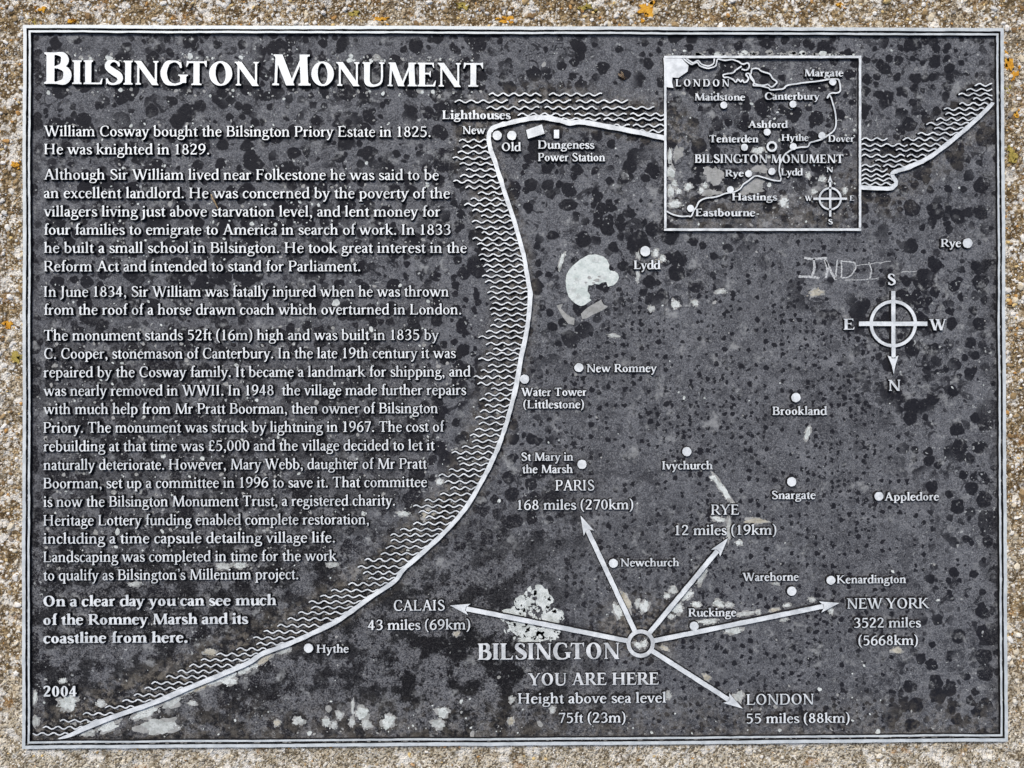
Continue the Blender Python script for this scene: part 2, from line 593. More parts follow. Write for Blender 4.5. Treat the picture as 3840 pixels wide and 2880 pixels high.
        def vee(o):
            g.diag(o + 78, XH - 6, o + 216, 0, S)
            g.diag(o + 362, XH - 6, o + 224, 0, H * 1.3)
            g.serif((o + 78) * k - S / 2, (o + 78) * k + S / 2, XH, -1, 40, 40)
            g.serif((o + 362) * k - H * .65, (o + 362) * k + H * .65, XH, -1, 44, 44)
        vee(0)
        adv = 425
        if c == 'w':
            vee(265)
            adv = 692
        if c == 'y':
            L([(222, 20, H * 1.4), (165, -120, H * 1.5), (110, -185, H * 1.6), (50, -180, H * 2)])
    elif c == 'x':
        g.diag(85, XH, 345, 0, S)
        g.diag(340, XH, 85, 0, H * 1.3)
        g.serif(85 * k - S / 2, 85 * k + S / 2, XH, -1, 36, 36)
        g.serif(345 * k - S / 2, 345 * k + S / 2, 0, 1, 36, 36)
        g.serif(340 * k - 20, 340 * k + 20, XH, -1, 36, 36)
        g.serif(85 * k - 20, 85 * k + 20, 0, 1, 36, 36)
        adv = 430
    elif c == 'A':
        g.diag(110, 0, 325, CAP + 10, H * 1.35)
        g.diag(540, 0, 315, CAP + 10, S * 1.12)
        g.bar(170, 480, 210)
        g.serif(110 * k - 18, 110 * k + 18, 0, 1, 62, 62)
        g.serif(540 * k - S * .56, 540 * k + S * .56, 0, 1, 50, 50)
        adv = 650
    elif c in 'BPR':
        x = 82
        g.stem(x, 0, CAP, 1, 1)
        if c == 'B':
            L([(x + s2, CAP - H / 2, H), (250, CAP - H / 2, H), (385, 610, S * .7), (430, 500, S), (375, 385, S * .7), (240, 350, H), (x + s2, 350, H)])
            L([(x + s2, 350, H), (280, 350, H), (430, 310, S * .75), (480, 185, S * 1.05), (420, 55, S * .8), (260, H / 2, H), (x + s2, H / 2, H)])
            adv = 555
        else:
            L([(x + s2, CAP - H / 2, H), (260, CAP - H / 2, H), (400, 608, S * .72), (445, 480, S * 1.02), (390, 350, S * .72), (260, 305, H), (x + s2, 308, H)])
            adv = 515
            if c == 'R':
                g.diag(290, 330, 540, 12, S * 1.12)
                g.serif(510 * k, 575 * k, 0, 1, 10, 50)
                adv = 598
    elif c in 'CG':
        L([(520, 470, H * 1.2), (498, 575, H * 1.6), (430, 636, H * 1.25), (330, 650, H * 1.1), (180, 590, S * .8), (95, 330, S * 1.05), (175, 80, S * .85), (345, 12, H * 1.3), (470, 45, H * 1.2), (545, 130, H * 1.1)] if c == 'C' else
          [(525, 480, H * 1.2), (500, 578, H * 1.6), (430, 636, H * 1.25), (335, 650, H * 1.1), (182, 590, S * .8), (95, 330, S * 1.05), (175, 82, S * .85), (345, 12, H * 1.3), (470, 32, H * 1.3), (555, 75, H * 1.2)])
        g.tri((508, 600), (530, 655), (536, 470), (514, 470))
        adv = 592
        if c == 'G':
            g.stem(510, 60, 290, 0, 1, hl=56, hr=50)
            adv = 645
    elif c == 'D':
        x = 82
        g.stem(x, 0, CAP, 1, 1)
        L([(x + s2, CAP - H / 2, H), (290, CAP - H / 2, H), (480, 590, S * .8), (575, 330, S * 1.05), (480, 75, S * .8), (280, H / 2, H), (x + s2, H / 2, H)])
        adv = 675
    elif c in 'EFL':
        x = 82
        g.stem(x, 0, CAP, 1, 1, fr=60 if c == 'F' else 20, hr=46 if c == 'L' else 20)
        if c != 'L':
            g.bar(x, 460, CAP - H)
            g.tri((400, CAP - 6), (462, CAP), (470, 520), (452, 520))
            g.bar(x, 360, 335)
            g.tri((330, 345), (366, 430), (382, 430), (382, 265), (366, 265))
            adv = 505
        if c != 'F':
            g.bar(x, 490, 0)
            g.tri((420, 8), (492, 0), (520, 165), (500, 165))
            adv = 545
    elif c in 'HI':
        g.stem(82, 0, CAP, 1, 1)
        adv = 300
        if c == 'H':
            g.stem(505, 0, CAP, 1, 1)
            g.bar(90, 560, 330)
            adv = 720
    elif c == 'J':
        x = 100
        g.stem(x, 60, CAP, 0, 1)
        L([(x + s2, 100, S), (x + s2 - 8, -30, S * .9), (60, -140, H * 1.4), (0, -150, H * 2)])
        adv = 300
    elif c == 'K':
        g.stem(82, 0, CAP, 1, 1)
        g.diag(190, 300, 490, CAP - 10, H * 1.4)
        g.serif(470 * k, 520 * k, CAP, -1, 50, 50)
        g.diag(270, 375, 580, 10, S * 1.1)
        g.serif(545 * k, 620 * k, 0, 1, 30, 50)
        adv = 660
    elif c == 'M':
        g.diag(125, 0, 150, CAP, H * 1.3)
        g.diag(175, CAP, 415, 0, S * 1.1)
        g.diag(420, 0, 670, CAP, H * 1.3)
        g.diag(700, 0, 672, CAP, S)
        g.serif(125 * k - 18, 125 * k + 18, 0, 1, 58, 58)
        g.serif(700 * k - S / 2, 700 * k + S / 2, 0, 1, 50, 50)
        g.serif(150 * k, 175 * k, CAP, -1, 76, 0)
        g.serif(672 * k, 672 * k + S / 2, CAP, -1, 0, 60)
        adv = 815
    elif c == 'N':
        g.stem(105, 0, CAP, w=H * 1.25)
        g.diag(120, CAP, 560, -10, S * 1.1)
        g.stem(545, 0, CAP, 0, 1, w=H * 1.25)
        g.serif(90 * k, 120 * k, CAP, -1, 62, 0)
        adv = 690
    elif c == 'O':
        g.ring(335, 330, 290, 342, S * 1.08, H * 1.05)
        adv = 670
    elif c == 'S':
        L([(395, 510, H * 1.2), (375, 590, H * 1.5), (265, 650, H * 1.15), (140, 600, S * .75), (120, 480, S * .95), (240, 365, S * 1.1), (405, 240, S * 1.05), (415, 100, S * .78), (280, 12, H * 1.2), (145, 48, H * 1.5), (92, 165, H * 1.2)])
        g.tri((385, 600), (402, 652), (410, 500), (390, 500))
        g.tri((82, 5), (100, 5), (112, 70), (84, 175))
        adv = 490
    elif c == 'T':
        g.stem(290 - s2, 0, CAP, fl=60, fr=60)
        g.bar(45, 535, CAP - H)
        g.tri((35, 505), (52, 505), (120, CAP - 4), (48, CAP + 12))
        g.tri((545, 505), (528, 505), (460, CAP - 4), (545, CAP + 24))
        adv = 580
    elif c == 'U':
        x = 85
        g.stem(x, 180, CAP, 0, 1)
        L([(x + s2, 200, S), (x + s2 + 25, 80, S * .9), (320, 10, H * 1.5), (480, 60, H * 1.3), (545, 200, H * 1.25), (545, CAP - 10, H * 1.25)])
        g.serif(545 * k - 20, 545 * k + 20, CAP, -1, 58, 58)
        adv = 655
    elif c == 'W':
        for o in (0, 330):
            g.diag(o + 85, CAP, o + 290, -10, S * 1.08)
            g.diag(o + 480 - (0 if o else 30), CAP, o + 295, -10, H * 1.3)
            g.serif((o + 85) * k - S / 2, (o + 85) * k + S / 2, CAP, -1, 46, 46)
        g.serif(810 * k - 18, 810 * k + 18, CAP, -1, 56, 56)
        adv = 880
    elif c == 'Y':
        g.stem(300 - s2, 0, 320, fl=60, fr=60)
        g.diag(85, CAP, 300, 290, S * 1.08)
        g.diag(530, CAP, 312, 290, H * 1.35)
        g.serif(85 * k - S / 2, 85 * k + S / 2, CAP, -1, 46, 46)
        g.serif(530 * k - 18, 530 * k + 18, CAP, -1, 56, 56)
        adv = 610
    elif c == '0':
        g.ring(235, 325, 195, 335, S, H, .06)
        adv = 470
    elif c == '1':
        g.stem(215 - s2, 0, CAP - 10, fl=70, fr=70)
        g.poly([(110 * k, 560), (118 * k, 532), (215 * k, 570), (215 * k + S / 2, 662), (215 * k + S / 2 - 20, 662)])
        adv = 430
    elif c == '2':
        L([(75, 490, H * 1.6), (110, 595, S * .7), (210, 645, H * 1.5), (330, 590, S * .85), (345, 470, S), (270, 310, S * .8), (80, 60, H * 1.3)])
        g.bar(58, 395, 0, S * .78)
        g.tri((380, 10), (398, 0), (425, 135), (405, 135))
        adv = 470
    elif c == '3':
        L([(85, 520, H * 1.3), (135, 610, S * .62), (225, 645, H * 1.4), (340, 590, S * .78), (345, 460, S * .9), (270, 372, H * 1.2), (190, 350, H)])
        L([(190, 356, H), (300, 330, S * .7), (378, 200, S * 1.02), (320, 65, S * .8), (190, 8, H * 1.3), (70, 55, S * .62)])
        adv = 470
    elif c == '4':
        g.stem(295 - s2, 0, CAP - 10, 0)
        g.diag(50, 175, 300, CAP, H * 1.5)
        g.bar(30, 430, 160, H * 1.25)
        adv = 470
    elif c == '5':
        L([(125, CAP - 10, H * 1.1), (105, 360, H * 1.1)])
        L([(105, 366, H), (200, 405, H * 1.5), (325, 350, S * .8), (375, 210, S), (310, 60, S * .8), (190, 6, H * 1.3), (70, 50, S * .62)])
        g.bar(118, 385, CAP - S * .8, S * .75)
        adv = 470
    elif c in '69':
        r = 1 if c == '6' else -1

        def f(x, y, w):
            return (x, y, w) if r > 0 else (470 - x, CAP - y, w)
        L([f(375, 640, H * 1.3), f(240, 590, S * .6), f(125, 440, S * .8), f(85, 240, S), f(120, 80, S * .85), f(235, 8, H * 1.4), f(350, 70, S * .8), f(392, 200, S), f(350, 335, S * .8), f(250, 385, H * 1.4), f(110, 300, H)])
        adv = 470
    elif c == '7':
        g.bar(62, 410, CAP - S * .8, S * .78)
        g.tri((55, 520), (74, 520), (90, CAP - 30), (62, CAP))
        g.diag(190, 0, 395, CAP - 20, S * .8)
        adv = 450
    elif c == '8':
        g.ring(235, 490, 150, 165, S * .8, H * 1.1, .05)
        g.ring(235, 175, 188, 185, S * .95, H * 1.2, .1)
        adv = 470
    elif c in '.,':
        g.dot(110, 45, max(S * .62, 54))
        if c == ',':
            L([(122, 40, S * .9), (140, -40, S * .6), (95, -125, H * .6)])
        adv = 215
    elif c == "'":
        g.dot(100, 640, max(S * .55, 48))
        L([(112, 640, S * .8), (126, 570, S * .5), (85, 490, H * .6)])
        adv = 180
    elif c in '()':
        m = (lambda x: x) if c == '(' else (lambda x: 280 - x)
        L([(m(235), 720, H * .9), (m(120), 560, S * .7), (m(80), 290, S * .9), (m(120), 10, S * .7), (m(235), -160, H * .9)])
        adv = 280
    elif c == '£':
        L([(395, 500, H * 1.6), (340, 620, H * 1.5), (240, 640, H * 1.3), (165, 540, S * .9), (170, 330, S), (150, 120, S * .8), (90, 40, H * 1.3)])
        g.bar(60, 340, 320, H)
        L([(75, 45, H * 1.5), (170, 60, S * .8), (300, 22, S * .9), (420, 70, H)])
        adv = 470
    elif c == ' ':
        adv = 225
    return g.q, adv * k



WEIGHTS = {'regular': (94, 42, 1.0), 'title': (172, 46, 1.14), 'bold': (148, 54, 1.1), 'medium': (104, 49, 1.0), 'small': (122, 58, 1.03)}
_cache = {}


def shape(polys):
    """union of overlapping polygons -> (verts, tris, boundary edges, outward normals)"""
    V, F = [], []
    for p in polys:
        F.append(list(range(len(V), len(V) + len(p))))
        V += [mathutils.Vector(a) for a in p]
    vo, eo, fo, _, _, of = mathutils.geometry.delaunay_2d_cdt(V, [], F, 1, 1e-4)
    keep = []
    for f, o in zip(fo, of):
        cx = sum(vo[i].x for i in f) / len(f)
        cy = sum(vo[i].y for i in f) / len(f)
        for p in polys:
            ins = False
            for (ax, ay), (bx, by) in zip(p, p[1:] + p[:1]):
                if (ay > cy) != (by > cy) and cx < (bx - ax) * (cy - ay) / (by - ay) + ax:
                    ins = not ins
            if ins:
                keep.append(tuple(f))
                break
    return finish(np.array([(v.x, v.y) for v in vo]), keep)


def finish(P, F):
    ed = {}
    FF = []
    for f in F:
        a = 0.0
        for i in range(len(f)):
            p, q = P[f[i]], P[f[(i + 1) % len(f)]]
            a += p[0] * q[1] - q[0] * p[1]
        if a < 0:
            f = f[::-1]
        FF.append(f)
        for i in range(len(f)):
            ed[(f[i], f[(i + 1) % len(f)])] = 1
    B = [e for e in ed if (e[1], e[0]) not in ed]
    N = np.zeros((len(P), 2))
    for a, b in B:
        d = P[b] - P[a]
        l = np.hypot(*d)
        if l > 1e-9:
            n = np.array((d[1], -d[0])) / l
            N[a] += n
            N[b] += n
    l = np.linalg.norm(N, axis=1, keepdims=True)
    N = np.where(l > 1e-6, N / np.maximum(l, 1e-6), 0)
    return P, FF, B, N


def get(c, weight):
    if (c, weight) not in _cache:
        q, adv = glyph(c, *WEIGHTS[weight])
        _cache[(c, weight)] = (shape(q) if q else None, adv)
    return _cache[(c, weight)]

# ---------------------------------------------------------------- relief building
def strip(A, close=False):
    """A: (n,3) x, y, width in survey units (y down) -> shape in metres"""
    A = np.asarray(A, float)
    T = np.gradient(A[:, :2], axis=0)
    if close:
        T = np.roll(A[:, :2], -1, 0) - np.roll(A[:, :2], 1, 0)
    T /= np.maximum(np.linalg.norm(T, axis=1, keepdims=True), 1e-9)
    N = np.stack([-T[:, 1], T[:, 0]], 1)
    n = len(A)
    P = np.concatenate([A[:, :2] + N * A[:, 2:3] / 2, A[:, :2] - N * A[:, 2:3] / 2])
    F = [(i, (i + 1) % n, n + (i + 1) % n, n + i) for i in range(n if close else n - 1)]
    return finish(SA(P), F)


def smooth(pts, n=6):
    P = [np.array(p, float) for p in pts]
    out = []
    m = len(P)
    for i in range(m - 1):
        p0, p1, p2, p3 = P[max(i - 1, 0)], P[i], P[i + 1], P[min(i + 2, m - 1)]
        for s in range(n):
            t = s / n
            out.append(.5 * (2 * p1 + (p2 - p0) * t + (2 * p0 - 5 * p1 + 4 * p2 - p3) * t * t + (3 * p1 - p0 - 3 * p2 + p3) * t ** 3))
    out.append(P[-1])
    return np.array(out)


def wob(A, amt=.35):
    A = np.array(A, float)
    A[:, :2] += RNG.normal(0, amt, (len(A), 2))
    A[:, 2] *= 1 + RNG.normal(0, .06, len(A))
    return A


def poly_s(pts):
    """filled outline in survey units"""
    return shape_m([tuple(p) for p in pts])


def shape_m(pts):
    P, F, B, N = shape([[(x, -y) for x, y in pts]])
    return finish(SA(np.stack([P[:, 0], -P[:, 1]], 1)), F)


def disc(x, y, r, n=26, amt=.02):
    a = np.arange(n) * 2 * math.pi / n
    rr = r * (1 + RNG.normal(0, amt, n))
    P = np.concatenate([[(x, y)], np.stack([x + rr * np.cos(a), y + rr * np.sin(a)], 1)])
    return finish(SA(P), [(0, 1 + i, 1 + (i + 1) % n) for i in range(n)])


def ring(x, y, ro, ri, n=48):
    a = np.arange(n) * 2 * math.pi / n
    r = (ro + ri) / 2
    return strip(np.stack([x + r * np.cos(a), y + r * np.sin(a), np.full(n, ro - ri)], 1), True)


def bar(x0, y0, x1, y1, w, n=8):
    t = np.linspace(0, 1, n)
    return strip(np.stack([x0 + (x1 - x0) * t, y0 + (y1 - y0) * t, np.full(n, w)], 1))


def relief(name, shapes, parent, ztop, zbase=None, draft=.0009, top=None, side=None, jit=.00004, per=None):
    zbase = Z_PANEL - .0003 if zbase is None else zbase
    V, F, MI = [], [], []
    for si, (P, T, B, N) in enumerate(shapes):
        dz, mk = per[si] if per else (0.0, 0)
        P = P + RNG.normal(0, jit, P.shape)
        b = len(V)
        n = len(P)
        V += [(p[0], p[1], ztop + dz) for p in P]
        F += [tuple(i + b for i in f) for f in T]
        MI += [mk] * len(T)
        rim = sorted({i for e in B for i in e})
        idx = {i: b + n + k for k, i in enumerate(rim)}
        for i in rim:
            q = P[i] + N[i] * draft
            V.append((q[0], q[1], zbase))
        for i, j in B:
            F.append((b + j, b + i, idx[i], idx[j]))
            MI.append(mk if per else 1)
    return mesh(name, V, F, [top or METAL, side or SIDE], parent, MI)


def lettering(text, L, R, y, cap, weight='regular', caps=None, rot=0.0, extra=0.0):
    """glyph shapes of one line, fitted between survey x = L and R on baseline y"""
    x, items, x0, x1 = 0.0, [], 1e9, -1e9
    for i, c in enumerate(text):
        s, adv = get(c, weight)
        k = (caps[i] / cap) if caps else 1.0
        if s:
            items.append((s, x, k))
            x0 = min(x0, x + s[0][:, 0].min() * k)
            x1 = max(x1, x + s[0][:, 0].max() * k)
        x += adv * k + extra
    a, b = S(L, y), S(R, y)
    fx = (b[0] - a[0]) / (x1 - x0)
    fy = cap * U / CAP
    out = []
    for (P, T, B, N), xo, k in items:
        Q = np.stack([(P[:, 0] * k + xo - x0) * fx, P[:, 1] * k * fy], 1)
        Q = np.stack([a[0] + Q[:, 0] - Q[:, 1] * rot, a[1] + Q[:, 1] + Q[:, 0] * rot], 1)
        out.append((Q, T, B, N))
    return out


# ---------------------------------------------------------------- concrete plinth
plinth = empty('plinth', (0, 0, -0.9))
tag(plinth, 'weathered exposed aggregate concrete plinth with orange lichen around the plaque', 'plinth')


def stone_z(x, y):
    z = (vnoise(x * 260, y * 260, 3) - .5) * .0016 + (vnoise(x * 90, y * 90, 4) - .5) * .0016 + (vnoise(x * 600, y * 600, 5) - .5) * .0010
    z += (vnoise(x * 22, y * 22, 6) - .5) * .0016
    return z


def stone_block():
    st = .0016
    ox, oy, ix, iy = .560, .440, PW - .012, PH - .012
    xs = np.arange(-ox, ox + st / 2, st)
    ys = np.arange(-oy, oy + st / 2, st)
    nx, ny = len(xs), len(ys)
    gx, gy = np.meshgrid(xs, ys)
    px_, py_ = gx + RNG.normal(0, st * .12, gx.shape), gy + RNG.normal(0, st * .12, gx.shape)
    fall = np.clip(np.minimum(ox - np.abs(gx), oy - np.abs(gy)) / .02, 0, 1)
    z = Z_STONE + stone_z(gx, gy) * fall
    d = np.maximum(np.abs(gx) - PW, np.abs(gy) - PH)
    z += np.clip(1 - d / .012, 0, 1) * .0012                       # mortar standing up against the casting
    edge = (fall <= 0)
    px_[edge], py_[edge] = gx[edge], gy[edge]
    keep = ~((np.abs(gx) < ix) & (np.abs(gy) < iy))
    cell = keep[:-1, :-1] & keep[1:, :-1] & keep[:-1, 1:] & keep[1:, 1:]
    idx = np.arange(nx * ny).reshape(ny, nx)
    I = np.argwhere(cell)
    F = np.stack([idx[I[:, 0], I[:, 1]], idx[I[:, 0], I[:, 1] + 1], idx[I[:, 0] + 1, I[:, 1] + 1], idx[I[:, 0] + 1, I[:, 1]]], 1)
    used = np.unique(F)
    remap = np.full(nx * ny, -1)
    remap[used] = np.arange(len(used))
    V = np.stack([px_.ravel(), py_.ravel(), z.ravel()], 1)[used]
    V = [tuple(v) for v in V]
    F = [tuple(f) for f in remap[F]]
    # sides and chamfer of the block, floor under the casting
    loops = []
    for hx, hy, zz in ((ox, oy, Z_STONE), (ox + .03, oy + .03, Z_STONE - .004), (ox + .05, oy + .05, Z_STONE - .022), (ox + .05, oy + .05, -.9)):
        loops.append([(-hx, -hy, zz), (hx, -hy, zz), (hx, hy, zz), (-hx, hy, zz)])
    b = len(V)
    for lp in loops:
        V += lp
    for k in range(3):
        for i in range(4):
            j = (i + 1) % 4
            F.append((b + k * 4 + i, b + k * 4 + 4 + i, b + k * 4 + 4 + j, b + k * 4 + j)[::-1])
    b = len(V)
    V += [(-ix, -iy, Z_BASE), (ix, -iy, Z_BASE), (ix, iy, Z_BASE), (-ix, iy, Z_BASE)]
    F.append((b, b + 1, b + 2, b + 3))
    return mesh('concrete_block', V, F, [CONCRETE], plinth, smooth=True)


block = stone_block()


def grains(n):
    """small stones exposed in the surface"""
    ph = (1 + 5 ** .5) / 2
    ico = np.array([(-1, ph, 0), (1, ph, 0), (-1, -ph, 0), (1, -ph, 0), (0, -1, ph), (0, 1, ph), (0, -1, -ph), (0, 1, -ph), (ph, 0, -1), (ph, 0, 1), (-ph, 0, -1), (-ph, 0, 1)]) / 1.9
    IF = np.array([(0, 11, 5), (0, 5, 1), (0, 1, 7), (0, 7, 10), (0, 10, 11), (1, 5, 9), (5, 11, 4), (11, 10, 2), (10, 7, 6), (7, 1, 8), (3, 9, 4), (3, 4, 2), (3, 2, 6), (3, 6, 8), (3, 8, 9), (4, 9, 5), (2, 4, 11), (6, 2, 10), (8, 6, 7), (9, 8, 1)])
    V, F, Cc = [], [], []
    cnt = 0
    pal_t = [(.86, .85, .81)] * 9 + [(.74, .66, .50)] * 3 + [(.36, .25, .12)] * 4 + [(.22, .13, .05)] * 3 + [(.55, .29, .08), (.30, .28, .25), (.12, .075, .035), (.74, .55, .24)]
    pal_b = [(.86, .83, .74)] * 6 + [(.72, .66, .53)] * 7 + [(.58, .51, .38)] * 3 + [(.46, .37, .24)] * 2 + [(.60, .38, .2), (.3, .26, .22), (.66, .5, .25)]
    while cnt < n:
        x, y = RNG.uniform(-.53, .53), RNG.uniform(-.41, .41)
        d = max(abs(x) - PW, abs(y) - PH)
        if d < .0008 or d > .072:
            continue
        top = y > -PH * .35
        dn = float(vnoise(np.array([x * 45]), np.array([y * 45]), 31)[0])
        if RNG.random() > .25 + 1.1 * dn:
            continue
        r = .0004 + RNG.exponential(.00055)
        r = min(r, .0030)
        if y < -PH * .8:
            if RNG.random() < .5:
                continue
            r *= .75
        if d < r * 1.05:
            continue
        a = RNG.uniform(0, math.pi)
        sx, sy, sz = r * RNG.uniform(.9, 1.6), r * RNG.uniform(.7, 1.1), r * RNG.uniform(.45, .8)
        Q = ico * (1 + RNG.normal(0, .13, (12, 1))) * (sx, sy, sz)
        ca, sa = math.cos(a), math.sin(a)
        z = Z_STONE + float(stone_z(np.array([x]), np.array([y]))[0]) + (1 - d / .012 if d < .012 else 0) * .0012
        V.append(np.stack([x + Q[:, 0] * ca - Q[:, 1] * sa, y + Q[:, 0] * sa + Q[:, 1] * ca, z + sz * .25 + Q[:, 2]], 1))
        F.append(IF + 12 * cnt)
        p = pal_t if (top or RNG.random() < .35) else pal_b
        c = np.array(p[RNG.integers(len(p))]) * RNG.uniform(.8, 1.06)
        Cc.append(np.tile(np.append(c, 1.0), (12, 1)))
        cnt += 1
    V, F, Cc = np.concatenate(V), np.concatenate(F), np.concatenate(Cc)
    o = mesh('aggregate_grains', V, [tuple(f) for f in F], [AGGREGATE], plinth)
    at = o.data.attributes.new('grain', 'FLOAT_COLOR', 'POINT')
    at.data.foreach_set('color', Cc.astype(np.float32).ravel())
    tag(o, kind='stuff')
    return o


grains(12000)


# ---------------------------------------------------------------- the casting
plaque = empty('plaque', (0, 0, Z_BASE))
tag(plaque, 'cast metal plaque with raised lettering and coastal map on black ground', 'plaque')


def make_panel():
    hx, hy = PW - .0004, PH - .0004
    nx, ny = 361, 265
    xs, ys = np.linspace(-hx, hx, nx), np.linspace(-hy, hy, ny)
    gx, gy = np.meshgrid(xs, ys)
    z = Z_PANEL + (vnoise(gx * 60, gy * 60, 9) - .5) * .00025
    V = np.stack([gx.ravel(), gy.ravel(), z.ravel()], 1)
    idx = np.arange(nx * ny).reshape(ny, nx)
    F = np.stack([idx[:-1, :-1].ravel(), idx[:-1, 1:].ravel(), idx[1:, 1:].ravel(), idx[1:, :-1].ravel()], 1)
    V = [tuple(v) for v in V]
    F = [tuple(f) for f in F]
    b = len(V)
    c4 = [idx[0, 0], idx[0, -1], idx[-1, -1], idx[-1, 0]]
    V += [(-hx, -hy, Z_BASE), (hx, -hy, Z_BASE), (hx, hy, Z_BASE), (-hx, hy, Z_BASE)]
    for i in range(4):
        j = (i + 1) % 4
        F.append((int(c4[i]), b + i, b + j, int(c4[j])))
    o = mesh('panel', V, F, [PANEL], plaque)
    # wear masks in survey units: how the ground has weathered in each area
    vx = (gx + .4709) / U
    vy = (.3515 - gy) / U

    def sst(v, a, c):
        t = np.clip((v - a) / (c - a), 0, 1)
        return t * t * (3 - 2 * t)
    n1 = (vnoise(gx * 14, gy * 14, 21) - .5) * 260
    crisp = sst(vx + n1, 1120, 1300) * sst(vy + n1, 480, 640) * sst(2020 - vx + n1, 0, 160)
    crisp = np.maximum(crisp, sst(vx + n1, 560, 800) * sst(vy + n1 * .6, 1060, 1180) * .9 * sst(2050 - vx + n1, 0, 200))
    dirt = np.zeros_like(vx)
    cl = np.array([p[:2] for p in COAST_W])
    dd = np.full(vx.shape, 1e9)
    sgn = np.zeros_like(vx)
    for (ax, ay), (bx, by) in zip(cl[:-1], cl[1:]):
        ux, uy = bx - ax, by - ay
        t = np.clip(((vx - ax) * ux + (vy - ay) * uy) / (ux * ux + uy * uy), 0, 1)
        e = np.hypot(vx - ax - t * ux, vy - ay - t * uy)
        m = e < dd
        dd = np.where(m, e, dd)
        sgn = np.where(m, ux * (vy - ay) - uy * (vx - ax), sgn)
    dirt = np.where(sgn > 0, sst(100 - dd, 0, 55), sst(26 - dd, 0, 20) * .5) * .85
    ae = [p[:2] for p in COAST_E]
    de = np.min([np.hypot(vx - a[0], vy - a[1]) for a in ae], axis=0)
    dirt = np.maximum(dirt, sst(85 - de, 0, 60) * .4)
    dirt = np.maximum(dirt, sst(90 - np.hypot((vx - 1384) / 1.6, vy - 1360), 0, 70) * .9)
    dirt = np.maximum(dirt, sst(vy, 1480, 1600) * .45)
    dirt = np.maximum(dirt, (sst(vx, 1440, 1470) * sst(1860 - vx, 0, 30) * sst(vy, 380, 470) * sst(505 - vy, 0, 20)) * .5)
    dark = sst(vy + n1 * .5, 950, 1250) * sst(1330 - vx + n1, -150, 250)
    dark = np.maximum(dark * .9, sst(300 - np.hypot((vx - 1000) / 1.2, vy - 1470), 0, 190))
    dark = np.maximum(dark, sst(1010 - vx, 0, 200) * sst(vy, 600, 800) * .5)
    dark = np.maximum(dark, sst(40 - np.minimum(vx - 60, 2160 - vx), 0, 30) * .35)
    wear = np.stack([crisp.ravel(), dirt.ravel(), dark.ravel()], 1)
    wear = np.concatenate([wear, np.zeros((4, 3))]).astype(np.float32)
    at = o.data.attributes.new('wear', 'FLOAT_VECTOR', 'POINT')
    at.data.foreach_set('vector', wear.ravel())
    return o


W_C = 10.5
COAST_W = [(1437, 298.5, W_C), (1370.6, 284, W_C), (1304, 271.5, W_C), (1257, 263.5, W_C), (1230.6, 265.5, W_C), (1204, 258.5, W_C), (1164, 253.5, W_C),
           (1114, 261.7, 10), (1074, 272, 9.5), (1060, 281, 9.5), (1055.8, 297, 9.5), (1059, 320, 10), (1070.6, 353, 10), (1090.6, 416.7, 9), (1110.6, 476.7, 9),
           (1125.6, 530, 9), (1133, 560, 9), (1142, 613, 9.5), (1145.3, 636, 10), (1142, 686, 9.5), (1134, 733, 9.5), (1125.6, 773, 10), (1115.6, 829.7, 10),
           (1102, 886, 9.5), (1085.6, 939.7, 9.5), (1065.6, 989.7, 9.5), (1037, 1046, 9.5), (1004, 1099.7, 9.5), (964, 1146, 9.5), (914, 1192.7, 10),
           (870.6, 1231, 9.5), (852.3, 1255.3, 9.5), (797, 1292.7, 9.5), (737.3, 1336, 9.5), (710, 1351, 10), (646.7, 1381, 10), (596.7, 1401, 10), (563, 1414.3, 10),
           (533, 1434, 10), (466.7, 1462, 10), (400, 1489.3, 10.5), (333, 1517.7, 10.5), (266.7, 1541, 10.5), (200, 1566, 10.5), (150, 1588.5, 8), (126, 1596, 2.5)]
COAST_E = [(1858, 404.5, 9), (1918, 407, 9), (1932, 402, 8.5), (1936, 392, 8.5), (1930, 383, 8.5), (1927.6, 375, 8.5), (1936.4, 369.3, 9), (1958, 362.7, 9.5), (2001.4, 343.3, 9.5),
           (2048, 310, 9.5), (2098, 268.3, 9), (2138, 230, 8.5), (2145, 221, 8)]

make_panel()


